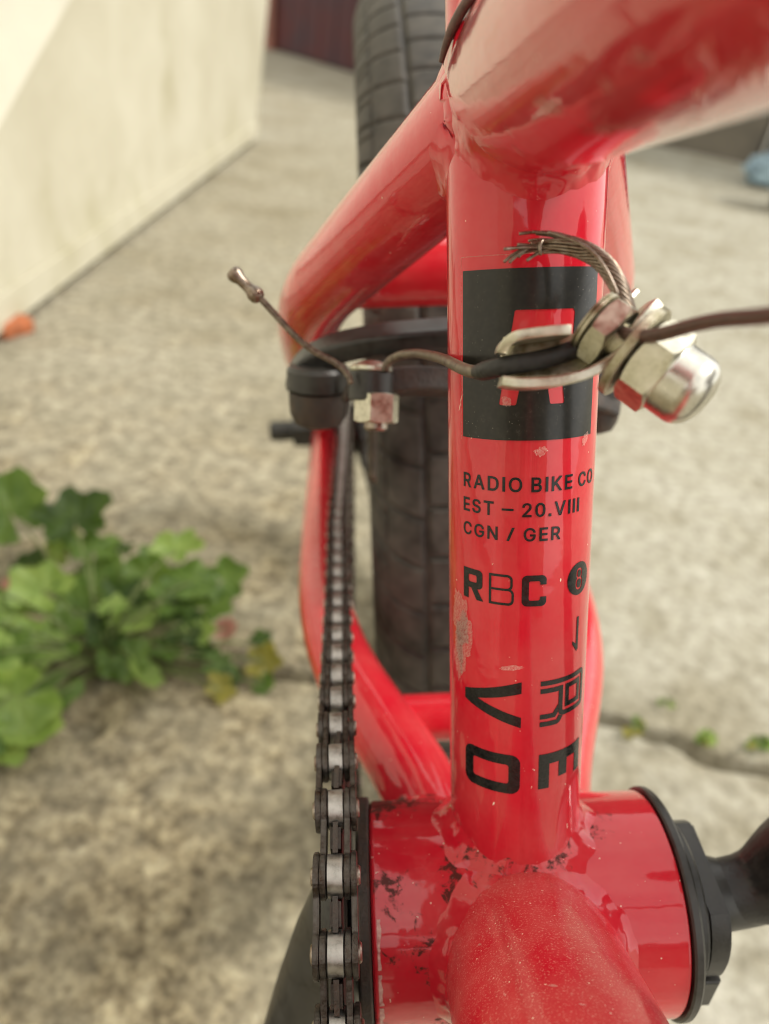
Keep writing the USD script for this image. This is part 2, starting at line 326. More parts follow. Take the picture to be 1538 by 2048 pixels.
# ------------------------------------------------------------------ the yard
def concrete():
    mat('concrete', {
        'g': ('geometry', {}), 'xyz': ('separate_xyz', {}),
        'n1': ('noise_texture', {'scale': 3.6, 'detail': 6.0, 'roughness': 0.65}),
        'n2': ('noise_texture', {'scale': 55.0, 'detail': 7.0, 'roughness': 0.72}),
        'n3': ('noise_texture', {'scale': 150.0, 'detail': 4.0, 'roughness': 0.75}),
        'n4': ('noise_texture', {'scale': 14.0, 'detail': 5.0, 'roughness': 0.6}),
        # chain side slab: rough, stained brown, bicycle shade painted in; rest smooth and pale
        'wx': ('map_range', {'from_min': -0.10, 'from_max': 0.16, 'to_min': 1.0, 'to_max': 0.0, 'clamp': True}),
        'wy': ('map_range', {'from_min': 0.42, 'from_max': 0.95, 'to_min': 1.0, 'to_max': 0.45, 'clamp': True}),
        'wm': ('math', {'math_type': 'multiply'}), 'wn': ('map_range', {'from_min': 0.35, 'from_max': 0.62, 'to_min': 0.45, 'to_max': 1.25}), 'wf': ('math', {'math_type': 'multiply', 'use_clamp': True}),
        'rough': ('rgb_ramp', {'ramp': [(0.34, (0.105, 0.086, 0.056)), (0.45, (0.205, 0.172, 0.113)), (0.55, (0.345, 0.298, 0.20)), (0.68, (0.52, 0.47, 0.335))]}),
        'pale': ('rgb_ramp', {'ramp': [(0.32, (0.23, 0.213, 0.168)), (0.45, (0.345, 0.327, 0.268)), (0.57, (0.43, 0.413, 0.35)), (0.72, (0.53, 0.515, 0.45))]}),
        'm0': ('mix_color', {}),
        'r3': ('rgb_ramp', {'ramp': [(0.34, (0.55, 0.52, 0.48)), (0.50, (1.0, 1.0, 1.0)), (0.66, (1.28, 1.26, 1.2))]}),
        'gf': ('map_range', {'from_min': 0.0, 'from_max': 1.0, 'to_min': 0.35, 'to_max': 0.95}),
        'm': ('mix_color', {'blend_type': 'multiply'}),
        'r1': ('rgb_ramp', {'ramp': [(0.34, (0.72, 0.68, 0.58)), (0.5, (0.96, 0.95, 0.91)), (0.66, (1.08, 1.08, 1.07))]}),
        'm2': ('mix_color', {'blend_type': 'multiply', 'fac': 0.85}),
        'r4': ('rgb_ramp', {'ramp': [(0.36, (0.80, 0.78, 0.72)), (0.55, (1.0, 1.0, 1.0))]}),
        'm4': ('mix_color', {'blend_type': 'multiply', 'fac': 0.8}),
        'b': ('bump', {'strength': 0.8, 'distance': 0.003}),
        'p': ('principled_bsdf', {'roughness': 0.88, 'specular_ior_level': 0.25})},
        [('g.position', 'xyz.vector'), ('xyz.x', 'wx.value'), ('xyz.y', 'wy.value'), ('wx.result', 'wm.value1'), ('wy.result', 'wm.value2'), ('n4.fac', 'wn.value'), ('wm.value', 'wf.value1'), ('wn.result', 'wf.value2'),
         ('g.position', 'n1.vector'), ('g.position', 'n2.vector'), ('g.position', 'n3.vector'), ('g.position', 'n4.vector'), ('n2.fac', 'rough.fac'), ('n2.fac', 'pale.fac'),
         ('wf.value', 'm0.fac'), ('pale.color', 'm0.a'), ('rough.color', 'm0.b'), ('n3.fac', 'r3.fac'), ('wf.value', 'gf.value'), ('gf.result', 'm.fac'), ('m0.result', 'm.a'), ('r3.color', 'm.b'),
         ('n1.fac', 'r1.fac'), ('m.result', 'm2.a'), ('r1.color', 'm2.b'), ('n4.fac', 'r4.fac'), ('m2.result', 'm4.a'), ('r4.color', 'm4.b'), ('m4.result', 'p.base_color'), ('n3.fac', 'b.height'), ('b.normal', 'p.normal')])
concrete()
crack = np.array([ground_at(x, y)[:2] for x, y in [(-420, 1300), (-120, 1325), (150, 1345), (330, 1322), (450, 1338), (570, 1345), (640, 1352), (760, 1370), (900, 1392), (1060, 1410), (1180, 1426), (1250, 1442), (1300, 1466), (1350, 1470), (1400, 1505), (1440, 1520), (1540, 1535), (1700, 1560), (2100, 1600)]])
crack = np.vstack([crack[0] + V(-3, 0.05), crack, crack[-1] + V(3, -0.1)])
crack_line = LineString(crack)
def crack_depth(x, y):
    import shapely
    pts = shapely.points(np.c_[x.ravel() + 0.006 * (meshkit.fbm(np.c_[x.ravel() * 40, y.ravel() * 40, 0 * x.ravel()], 3, 3) - .5) * 2, y.ravel()])
    d = shapely.distance(pts, crack_line).reshape(x.shape)
    w = 0.0045 + 0.004 * meshkit.fbm(np.stack([x * 14, y * 14, 0 * x], -1), 2, 5)
    return np.where(d < w, -0.022 * np.clip(1.6 * (1 - d / w), 0, 1), 0) - 0.004 * np.exp(-(d / 0.02) ** 2)
def ground():
    def axis(lo, hi, step, far):
        mid = np.arange(lo, hi + step / 2, step); out = [mid]
        g, s = [], step; x = hi
        while x < far: s *= 1.22; x += s; g.append(x)
        h, s = [], step; x = lo
        while x > -far: s *= 1.22; x -= s; h.append(x)
        return np.r_[h[::-1], mid, g]
    cy = crack[:, 1]
    xs = axis(-0.75, 0.85, 0.006, 60); ys = axis(cy[2:-2].min() - 0.10, cy[2:-2].max() + 0.10, 0.003, 60)
    X, Y = np.meshgrid(xs, ys, indexing='ij')
    Z = 0.004 * (meshkit.fbm(np.stack([X * 9, Y * 9, 0 * X], -1), 4, 1) - 0.5) + 0.02 * (meshkit.noise(np.stack([X * 1.3, Y * 1.3, 0 * X], -1), 9) - 0.5) * np.clip((np.hypot(X, Y - .5) - 0.8) / 2, 0, 1)
    Z += crack_depth(X, Y)
    # a small hole beside the weed
    hx, hy = ground_at(180, 1430)[:2]
    Z -= 0.016 * np.exp(-(((X - hx) / 0.018) ** 2 + ((Y - hy) / 0.022) ** 2) ** 2)
    n, k = X.shape
    i, j = np.meshgrid(np.arange(n - 1), np.arange(k - 1), indexing='ij')
    f = np.stack([i * k + j, (i + 1) * k + j, (i + 1) * k + j + 1, i * k + j + 1], -1).reshape(-1, 4)
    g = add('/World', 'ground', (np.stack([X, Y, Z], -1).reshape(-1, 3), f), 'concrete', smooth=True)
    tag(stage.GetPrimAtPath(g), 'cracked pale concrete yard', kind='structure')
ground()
# ------------------------------------------------------------------ bicycle frame
AXLE = V(0, 360, -63)
WR = 254.0
_zl = abs(AX_L @ V(math.cos(PITCH) * math.sin(ROLL), math.cos(PITCH) * math.cos(ROLL), -math.sin(PITCH)))
_axw = W(bk(AXLE))
CAM_NEED = CAM_Z - (_axw[2] - WR / 1000 * math.sqrt(1 - _zl ** 2) - 0.006)
base = _axw.copy(); base[2] = 0
BIKE = thing('bicycle', base, 'red bicycle leaning in the yard, seen close from above its frame', 'bicycle')
TS = math.radians(19)
ST = V(0, math.sin(TS), math.cos(TS))                         # up the seat tube
SF = V(0, -math.cos(TS), math.sin(TS))                        # its front
SR = 14.3
def stp(arc, s, r=SR):                                        # point on the seat tube: arc to the left side, s up from the bottom bracket
    a = np.asarray(arc, float) / SR; s = np.asarray(s, float)
    return (r * np.sin(a))[..., None] * V(1, 0, 0) + (r * np.cos(a))[..., None] * SF + s[..., None] * ST
def tube(a, b, r, n=64, m=60): return sweep(np.linspace(a, b, m), r, n=n)
seat_tube = add(BIKE, 'seat_tube', bikemesh(tube(ST * 4, ST * 262, SR, n=96)), 'red_paint', smooth=40, label='red seat tube with black lettering and a square black emblem')
TA = math.radians(14.0); TD = unit(V(0.012, -math.cos(TA), math.sin(TA))); TR = 14.9; TO = ST * 173.2
DA = math.radians(34.8); DD = V(0, -math.cos(DA), math.sin(DA)); DR = 18.4; DO = V(0, 0, -1.5)
# head tube: where the two long tubes come together
HT_TOP = TO + TD * 520; HT_BOT = DO + DD * 560
HD = unit(HT_TOP - HT_BOT)
top_tube = add(BIKE, 'top_tube', bikemesh(tube(TO + TD * 2, TO + TD * 520, TR, n=96, m=80)), 'red_paint', smooth=40)
down_tube = add(BIKE, 'down_tube', bikemesh(tube(DO + DD * 4, DO + DD * 560, DR, n=96, m=80)), 'red_paint_dusty', smooth=40, label='red down tube with sparkling dust')
# bottom bracket shell
bb = add(BIKE, 'bottom_bracket', bikemesh(lathe([(19, -33), (23.2, -33), (23.8, -32.6), (24, -32), (24, 32), (23.8, 32.6), (23.2, 33), (19, 33), (19, -33)], V(0, 0, 0), V(1, 0, 0), n=96)), 'red_paint_greasy', smooth=30, label='red bottom bracket shell with black grease')
def fillet(O, D, R, S0, SD, Rs, r1, r2, n=260, seed=0, near=1, lumps=0.55, bulge=0.22, ripple=0.0, hk=0.36):
    """weld along the curve where a tube (O, D, R) meets a cylinder (S0, SD, Rs): r1 reaches up the tube, r2 over the cylinder"""
    D = unit(D); SD = unit(SD); e1 = unit(np.cross(D, SD)); e2 = np.cross(D, e1); P = []
    for ph in np.linspace(0, 2 * np.pi, n, endpoint=False):
        q = O + R * (math.cos(ph) * e1 + math.sin(ph) * e2) - S0
        qp, dp = q - SD * (q @ SD), D - SD * (D @ SD)
        a, b_, c = dp @ dp, 2 * qp @ dp, qp @ qp - Rs ** 2
        disc = max(b_ * b_ - 4 * a * c, 0.0); t = (-b_ + near * math.sqrt(disc)) / (2 * a)
        P.append(q + S0 + D * t)
    P = np.array(P); T = np.roll(P, -1, 0) - np.roll(P, 1, 0); T /= np.linalg.norm(T, axis=1, keepdims=True)
    s = np.r_[0, np.cumsum(np.linalg.norm(np.diff(P, axis=0), axis=1))]; L = s[-1]
    w = np.linspace(0, 2 * np.pi, n, endpoint=False)
    nS = (P - S0) - ((P - S0) @ SD)[:, None] * SD; nS /= np.linalg.norm(nS, axis=1, keepdims=True)
    nB = (P - O) - ((P - O) @ D)[:, None] * D; nB /= np.linalg.norm(nB, axis=1, keepdims=True)
    dS = np.cross(T, nS); dS *= np.sign(np.sum(dS * nB, 1))[:, None]
    dB = np.cross(T, nB); dB *= np.sign(np.sum(dB * nS, 1))[:, None]
    dB = np.where((np.abs(np.sum(nS * nB, 1)) > .97)[:, None], D[None] * near, dB)
    circ = np.c_[np.cos(w) * L / 9, np.sin(w) * L / 9, 0 * w + seed * 3.3]
    k1 = r1 * (1 + lumps * (meshkit.fbm(circ * 0.32, 2, seed) - .5) * 2 + ripple * np.sin(s * 2 * np.pi / 2.7))
    k2 = r2 * (1 + lumps * (meshkit.fbm(circ * 0.32 + 9, 2, seed + 1) - .5) * 2 + ripple * np.sin(s * 2 * np.pi / 2.7 + 1))
    rows = []; m_ = 15
    for j, t in enumerate(np.linspace(0, 1, m_)):
        A = P + dB * k1[:, None] - nB * 0.6; B_ = P + dS * k2[:, None] - nS * 0.6
        C = P + (nB + nS) * bulge * .5 * (r1 + r2) * .5
        X = (1 - t) ** 2 * A + 2 * t * (1 - t) * C + t * t * B_
        nn = nB * (1 - t) + nS * t; nn /= np.maximum(np.linalg.norm(nn, axis=1, keepdims=True), 1e-6)
        h = hk * (meshkit.fbm(np.c_[circ * 0.42 + V(0, 0, t * 1.5)], 3, seed + 5) - .5) * 2 + ripple * 1.6 * np.sin(s * 2 * np.pi / 2.7 + 3.2 * t)
        rows.append(X + nn * (h * math.sin(math.pi * t))[:, None])
    v = np.array(rows).transpose(1, 0, 2).reshape(-1, 3)
    i, j = np.meshgrid(np.arange(n), np.arange(m_ - 1), indexing='ij'); i2 = (i + 1) % n
    f = np.stack([i * m_ + j, i2 * m_ + j, i2 * m_ + j + 1, i * m_ + j + 1], -1).reshape(-1, 4)
    t_ = trimesh.Trimesh(v, np.vstack([f[:, [0, 1, 2]], f[:, [0, 2, 3]]]), process=False)
    ctr = (nB + nS)[:, None, :].repeat(m_, 1).reshape(-1, 3)
    if np.mean(np.sum(t_.vertex_normals * ctr, 1)) < 0: t_.invert()
    return t_
add(seat_tube, 'weld_bead', bikemesh(fillet(ST * 60, ST, SR, V(0, 0, 0), V(1, 0, 0), 24, 5.4, 6.0, seed=2, near=-1 if False else 1)), 'red_paint_weld', smooth=True, label='rough weld round the foot of the seat tube')
add(top_tube, 'weld_bead', bikemesh(fillet(TO, TD, TR, V(0, 0, 0), ST, SR, 4.4, 5.2, seed=5, hk=.62)), 'red_paint_bead', smooth=True)
add(down_tube, 'weld_bead', bikemesh(fillet(DO, DD, DR, V(0, 0, 0), V(1, 0, 0), 24, 4.4, 5.0, seed=8)), 'red_paint_weld', smooth=True)
# stays
for sgn in (-1, 1):
    s0_, s1_ = (V(-4, 54, 162), V(-47.8, 147.5, 97)) if sgn < 0 else (V(4, 54, 160), V(47.5, 147, 97))
    ss = rounded([s0_, s0_ * .5 + s1_ * .5, s1_, V(sgn * 53, 190, 63), V(sgn * 58, 325, -37), V(sgn * 60, 350, -55)], r=27, n=14)
    t_ = np.linspace(0, 1, len(ss))
    stay = add(BIKE, 'seat_stay', bikemesh(sweep(ss, np.interp(t_, [0, .35, .6, 1], [11.6, 11.4, 10.8, 7.5]), n=48)), 'red_paint', smooth=40)
    add(stay, 'weld_bead', bikemesh(fillet(s0_ * .7 + s1_ * .3, s0_ - s1_, 11.6, V(0, 0, 0), ST, SR, 3.4, 3.6, seed=11 + sgn, near=-1)), 'red_paint_bead', smooth=True)
    cs = spline([V(sgn * 12, 6, -2), V(sgn * 22.5, 46, -8), V(sgn * 34.5, 74, -12), V(sgn * 43.5, 100, -15.5), V(sgn * 49.5, 132, -20), V(sgn * 53, 180, -28), V(sgn * 58, 300, -51), V(sgn * 60, 352, -61)], 90) * V(1.0 if sgn < 0 else .93, 1, 1)
    t_ = np.linspace(0, 1, len(cs))
    cst = add(BIKE, 'chain_stay', bikemesh(sweep(cs, np.interp(t_, [0, .3, .7, 1], [11.5, 11.2, 9.6, 7.5]), n=48, squash=(1, 1))), 'red_paint', smooth=40)
    add(cst, 'weld_bead', bikemesh(fillet(V(sgn * 22.5, 46, -8), V(-sgn * 10.5, -40, 6), 11.5, V(0, 0, 0), V(1, 0, 0), 24, 3.2, 3.6, seed=21 + sgn, near=-1)), 'red_paint_weld', smooth=True)
    dp = Polygon([(330, -38), (352, -46), (382, -56), (386, -66), (376, -76), (352, -74), (326, -66)]).buffer(3)
    T = np.eye(4); T[:3, 0], T[:3, 1], T[:3, 2] = V(0, 1, 0), V(0, 0, 1), V(1, 0, 0); T[:3, 3] = V(sgn * 57.5, 0, 0)
    add(BIKE, 'dropout', bikemesh(prism(dp, -3, 3, T, 0.6)), 'red_paint', smooth=30)
_c = kb(at(830, 545, 229)); _b, _u = _c[1], _c[2]
add(BIKE, 'seat_stay_bridge', bikemesh(tube(V(-39, _b, _u), V(39, _b, _u), 10.4, n=48)), 'red_paint', smooth=40)
_c = kb(at(860, 1465, 232))
add(BIKE, 'chain_stay_bridge', bikemesh(tube(V(-30, _c[1] + 6, _c[2]), V(30, _c[1] + 6, _c[2]), 7.5, n=40)), 'red_paint', smooth=40)

# ------------------------------------------------------------------ lettering on the seat tube
def polys_of(text, bold=True):
    m_ = meshkit.text_mesh(text, 1.0, 0.1, bold)
    top = m_.faces[(m_.face_normals[:, 2] > 0.9)]
    return unary_union([Polygon(m_.vertices[t][:, :2]).buffer(1e-4) for t in top])
def line_text(text, u0_, u1_, s_top, s_bot, xs=0.92, bold=True):
    """letters spread over an arc from u0 to u1, capitals from s_bot to s_top"""
    h = s_top - s_bot; gl = []
    for ch in text:
        if ch == ' ': gl.append((None, h * 0.10)); continue
        if ch == '-': gl.append((sbox(0, h * .42, h * .80, h * .57), h * .80)); continue
        if ch == '.': gl.append((sbox(0, 0, h * .2, h * .2), h * .2)); continue
        if ch == '/': gl.append((Polygon([(0, 0), (h * .19, 0), (h * .58, h), (h * .39, h)]), h * .58)); continue
        if ch == 'I': gl.append((sbox(0, 0, h * .19, h), h * .19)); continue
        g = affinity.scale(polys_of(ch, bold), h * xs, h, origin=(0, 0)); x0, y0, x1, y1 = g.bounds
        g = affinity.scale(affinity.translate(g, -x0, -y0), 1, h / (y1 - y0), origin=(0, 0))
        gl.append((g, x1 - x0))
    gap = (u1_ - u0_ - sum(w for _, w in gl)) / (len(gl) - 1); x = u0_; out = []
    for g, w in gl:
        if g is not None: out.append(affinity.translate(g, x, s_bot))
        x += w + gap
    return out
def wrap(poly, lift=0.06, size=0.8):
    out = []
    for g in getattr(poly, 'geoms', [poly]):
        if g.area < 1e-3: continue
        m_ = trimesh.creation.extrude_polygon(g, 0.04, engine='earcut')
        v, f = trimesh.remesh.subdivide_to_size(m_.vertices, m_.faces, size, max_iter=12)
        out.append(trimesh.Trimesh(stp(v[:, 0], v[:, 1] , 1.0) * 0 + np.c_[(SR + lift + v[:, 2]) * np.sin(v[:, 0] / SR)][:, :1] * V(1, 0, 0) + ((SR + lift + v[:, 2]) * np.cos(v[:, 0] / SR))[:, None] * SF + v[:, 1:2] * ST, f, process=False))
    return bikemesh(cat(out))
# emblem: black square with the letter left open so that the red tube shows
square = sbox(-14.75, 113.62, 12.38, 142.9)
Rout = Polygon([(-4.33, 136.1), (6.0, 136.1), (6.43, 135.6), (6.1, 129.6), (5.2, 127.6), (3.9, 126.9), (4.85, 120.0), (2.1, 120.0), (0.9, 126.6), (-2.6, 126.6), (-3.88, 119.9), (-6.9, 119.9)]).buffer(-.35).buffer(.35)
Rin = sbox(-2.2, 129.0, 3.4, 132.7).buffer(.3)
add(seat_tube, 'emblem', wrap(square.difference(Rout.difference(Rin)), size=1.2), 'decal_film', smooth=True, label='square black emblem with a red letter R')
words = [('RADIO BIKE CO', -14.6, 14.3, 106.9, 104.15), ('EST - 20.VIII', -14.62, 9.4, 102.15, 99.45), ('CGN / GER', -14.63, 4.95, 97.4, 94.8)]
for w_, a_, b_, t_, o_ in words:
    add(seat_tube, 'lettering', wrap(unary_union(line_text(w_, a_, b_, t_, o_))), 'decal_black', smooth=True, label=f'black lettering {w_}')
def stroke(pts, w, cap=2, join=2): return LineString(pts).buffer(w / 2, cap_style=cap, join_style=join)
def rrect(x0, y0, x1, y1, r): return sbox(x0 + r, y0 + r, x1 - r, y1 - r).buffer(r)
t0, t1 = 88.1, 81.9
Rb = unary_union([sbox(-14.6, t1, -13.2, t1 + 6.2), rrect(-14.6, t1 + 2.3, -9.9, t0, .9).difference(rrect(-13.2, t1 + 3.5, -11.2, t0 - 1.2, .35)), Polygon([(-12.7, t1 + 2.6), (-11.3, t1 + 2.6), (-9.7, t1), (-11.2, t1)])])
def halfround(x0, y0, x1, y1, r): return unary_union([rrect(x0, y0, x1, y1, r), sbox(x0, y0, (x0 + x1) / 2, y1)])
Bb = unary_union([halfround(-8.5, t1 + 2.95, -3.9, t0, 1.1).difference(halfround(-8.02, t1 + 3.4, -4.35, t0 - .48, .7)), halfround(-8.5, t1, -3.65, t1 + 3.4, 1.1).difference(halfround(-8.02, t1 + .48, -4.1, t1 + 2.95, .7))])
Cb = rrect(-2.2, t1, 2.45, t0, 1.0).difference(rrect(-.9, t1 + 1.15, 1.25, t0 - 1.15, .4)).difference(sbox(.9, t1 + 1.9, 3, t0 - 1.9))
add(seat_tube, 'lettering', wrap(unary_union([Rb, Bb, Cb])), 'decal_black', smooth=True, label='black lettering RBC')
eight = unary_union([rrect(9.55, 85.75, 11.35, 87.95, .8).difference(rrect(9.9, 86.1, 11.0, 87.6, .5)), rrect(9.4, 83.6, 11.5, 86.1, .9).difference(rrect(9.75, 83.95, 11.15, 85.75, .6))])
add(seat_tube, 'badge', wrap(Point(10.4, 85.85).buffer(3.35).difference(eight)), 'decal_black', smooth=True, label='round black badge with an 8')
add(seat_tube, 'arrow', wrap(unary_union([sbox(10.3, 70.8, 10.95, 77.8), Polygon([(10.6, 70.4), (9.1, 72.3), (9.1, 73.0), (10.6, 71.9)])])), 'decal_black', smooth=True)
Vb = Polygon([(-14.2, 62.0), (-1.85, 66.0), (-1.85, 63.5), (-10.9, 60.9), (-1.85, 58.2), (-1.85, 55.9), (-14.2, 59.7)])
Ob = rrect(-14.1, 40.6, -1.8, 49.6, 2.0).difference(rrect(-11.9, 42.9, -4.1, 47.3, .6))
Rpath = LineString([(1.9, 64.6), (12.6, 64.6), (12.6, 58.9), (7.3, 58.9), (7.3, 64.0)])
leg = LineString([(7.0, 59.6), (5.4, 57.3), (1.9, 57.3)])
def double(ls): return ls.buffer(1.35, cap_style=2, join_style=1).difference(ls.buffer(.32, cap_style=3, join_style=1))
Rd = unary_union([double(Rpath), double(leg).difference(Rpath.buffer(1.45, cap_style=2))])
Eb = unary_union([sbox(1.95, 47.2, 13.6, 49.6), sbox(1.95, 41.6, 4.3, 49), sbox(6.6, 43.6, 8.8, 49), sbox(11.4, 42.6, 13.6, 49)])
for g, t_ in ((Vb, 'V'), (Ob, 'O'), (Rd, 'R in double lines'), (Eb, 'E')):
    add(seat_tube, 'lettering', wrap(g, size=1.0), 'decal_black', smooth=True, label=f'large sideways black letter {t_}')
def ragged(cx, cy, a, b_, seed, rot=0):
    th = np.linspace(0, 2 * np.pi, 48, endpoint=False); k = 0.55 + 0.9 * meshkit.fbm(np.c_[3 * np.cos(th), 3 * np.sin(th), 0 * th + seed], 4, seed)
    return affinity.rotate(Polygon(np.c_[cx + a * k * np.cos(th), cy + b_ * k * np.sin(th)]).buffer(0), rot)
for i, (cx, cy, a, b_, r_) in enumerate([(-15.9, 77.5, 2.6, 6.0, 6), (-15.0, 72.5, 2.4, 6.5, -6), (-16.4, 69.0, 1.4, 5.5, 0), (-3.9, 69.0, 2.2, .5, 8), (0.6, 111.6, 1.1, .8, 20), (10.3, 113.0, 1.2, .7, 60), (-5.6, 120.6, .8, .9, 30)]):
    add(seat_tube, 'scuff', wrap(ragged(cx, cy, a, b_, i + 1, r_), lift=0.12), 'scuffed', smooth=True)
film = unary_union([stroke([(-15.3, 145.2), (-4, 145.1), (9.0, 145.4), (13.6, 145.2)], .12), stroke([(-15.3, 145.2), (-15.3, 113)], .07)])
add(seat_tube, 'film_edge', wrap(film, lift=0.03), 'scuffed', smooth=True)

def on_tube(px_, py_, O, D, r):
    """point of a tube that the photograph shows at a pixel, as (angle arc, distance along) in the tube's own frame"""
    D = unit(D); e1 = unit(V(1, 0, 0) - D * D[0]); e2 = np.cross(D, e1)
    o = kb(V(0, 0, 0)) - O; d = kb(at(px_, py_, 1.0)) - kb(V(0, 0, 0))
    o2, d2 = V(o @ e1, o @ e2), V(d @ e1, d @ e2)
    a, b_, c = d2 @ d2, 2 * o2 @ d2, o2 @ o2 - r * r; t = (-b_ - math.sqrt(max(b_ * b_ - 4 * a * c, 0))) / (2 * a)
    h = o2 + t * d2; return r * math.atan2(h[1], h[0]), (o + t * d) @ D
def wrap_tube(poly, O, D, r, lift=.1, size=.8):
    D = unit(D); e1 = unit(V(1, 0, 0) - D * D[0]) if abs(D[0]) < .9 else V(0, 1, 0); e2 = np.cross(D, e1)
    m_ = trimesh.creation.extrude_polygon(poly if poly.geom_type == 'Polygon' else max(poly.geoms, key=lambda g: g.area), .04, engine='earcut'); v, f = trimesh.remesh.subdivide_to_size(m_.vertices, m_.faces, size, max_iter=12)
    a = v[:, 0] / r; R_ = r + lift + v[:, 2]
    return bikemesh(trimesh.Trimesh(O + (R_ * np.cos(a))[:, None] * e1 + (R_ * np.sin(a))[:, None] * e2 + v[:, 1:2] * D, f, process=False))
for i, (x, y, a, b_, r_) in enumerate([(1098, 208, 1.2, 3.0, -18), (1283, 112, .7, 1.6, -10), (1215, 170, .6, 1.2, 20), (1218, 268, .4, 1.0, 40), (1035, 300, .35, 1.6, 55), (1020, 262, .25, 1.2, 70), (1390, 235, .6, 1.4, 0)]):
    u_, s_ = on_tube(x, y, TO, TD, TR); add(top_tube, 'scuff', wrap_tube(ragged(u_, s_, a, b_, 30 + i, r_), TO, TD, TR), 'scuffed', smooth=True)
for i, (x, y, a, b_, r_) in enumerate([(1106, 1972, .25, .8, 60), (1010, 1990, .2, .5, 10), (1165, 2010, .2, .6, 70), (960, 1890, .2, .5, 40)]):
    u_, s_ = on_tube(x, y, DO, DD, DR); add(down_tube, 'scuff', wrap_tube(ragged(u_, s_, a, b_, 50 + i, r_), DO, DD, DR), 'scuffed', smooth=True)
# paint worn through along the chain side edge of the shell
for i, (a0_, a1_) in enumerate([(.62, 1.02), (.28, .58), (-.1, .25)]):
    aa = np.linspace(a0_, a1_, 30); wv = .35 + .8 * meshkit.fbm(np.c_[aa * 14, aa * 0 + i, aa * 0], 3, 61 + i)
    ring = np.r_[np.c_[24 * aa, -31.9 + 0 * aa], np.c_[24 * aa[::-1], -31.9 + wv[::-1]]]
    m_ = trimesh.creation.extrude_polygon(Polygon(ring).buffer(0), .04, engine='earcut'); v, f = trimesh.remesh.subdivide_to_size(m_.vertices, m_.faces, .8, max_iter=10)
    R_ = 24.06 + v[:, 2]; an = v[:, 0] / 24
    add(bb, 'worn_edge', bikemesh(trimesh.Trimesh(np.c_[v[:, 1], -R_ * np.cos(an), R_ * np.sin(an)], f, process=False)), 'bare_edge', smooth=True)

# ------------------------------------------------------------------ bearings, crank, chain ring
cupL = [(14, -33.2), (24.6, -33.2), (25.0, -33.6), (25.0, -35.4), (24.6, -35.8), (22, -36.2), (14, -36.4)]
add(bb, 'bearing_cup', bikemesh(lathe(cupL[::-1], V(0, 0, 0), V(1, 0, 0), n=72)), 'grimy_black', smooth=30)
cupR = [(14, 33.1), (24.4, 33.1), (24.8, 33.5), (24.8, 34.8), (24.3, 35.4), (21, 36.6), (14, 37.4)]
add(bb, 'bearing_cup', bikemesh(lathe(cupR, V(0, 0, 0), V(1, 0, 0), n=72)), 'black_satin', smooth=30, label='black bearing cup beside the left crank arm')
TL = np.eye(4); TL[:3, 0], TL[:3, 1], TL[:3, 2] = V(0, 1, 0), V(0, 0, 1), V(1, 0, 0)
def notched(r, n, w_, d_, ph):
    c = Point(0, 0).buffer(r, 40)
    for k in range(n):
        c = c.difference(affinity.rotate(sbox(r - d_, -w_ / 2, r + 3, w_ / 2), math.degrees(ph) + k * 360 / n, origin=(0, 0)))
    return c.buffer(-.4).buffer(.4)
add(bb, 'spacer', bikemesh(lathe([(9, 36.6), (18.2, 36.6), (18.6, 37.0), (18.6, 38.6), (17.6, 39.4), (9, 39.4)], V(0, 0, 0), V(1, 0, 0), n=64)), 'black_satin', smooth=30)
T = TL.copy(); T[:3, 3] = V(39.5, 0, 0)
boss = Point(0, 0).buffer(16.6, 40).difference(sbox(-20, 12.6, 20, 20)).difference(affinity.rotate(sbox(13.0, -3.2, 20, 3.2), 205, origin=(0, 0))).union(affinity.rotate(sbox(-16.4, -16.2, -4, -6), 0, origin=(0, 0)).buffer(.6)).buffer(-.3).buffer(.3)
add(bb, 'spacer', bikemesh(prism(boss, 0, 5.4, T, .8)), 'black_satin', smooth=25, label='stepped black spacer against the crank')
add(BIKE, 'crank_spindle', bikemesh(lathe([(0, -42), (8, -42), (9.2, -40), (9.2, 42), (9.0, 46), (8.0, 50), (7, 58), (0, 59)], V(0, 0, 0), V(1, 0, 0), n=48)), 'black_satin', smooth=30)
fil = [(V(45, 0, .6), 7.4), (V(51, 0, 1.0), 7.4), (V(56, 0, 2.0), 7.7), (V(60, 0, 3.8), 8.5), (V(63, 0, 6.2), 9.8), (V(67, 0, 11), 11.6), (V(70, -2, 22), 12.6), (V(75, -12, 62), 10.5), (V(78, -22, 158), 11)]
arm = chain_hull([x for x, _ in fil], [r for _, r in fil], res=20)
crank_l = add(BIKE, 'crank_arm', bikemesh(arm), 'black_paint', smooth=50, label='black crank arm rising at the right')
arm2 = chain_hull([V(-37, 0, 0), V(-41.5, -1, -12), V(-48, -3, -32), V(-56.5, -6, -62), V(-73, -16, -160)], [11.5, 11.5, 11, 10.5, 11], res=20)
add(BIKE, 'crank_arm', bikemesh(arm2), 'black_satin', smooth=50, label='black crank arm behind the chain, pointing down')
# chain
PT = 12.7
RR = PT / 2 / math.sin(math.pi / 21); RC = PT / 2 / math.sin(math.pi / 9)
def chain_l(b_): return -39.2 - 5.4 * min(max(b_, 0) / 170.0, 1.0)
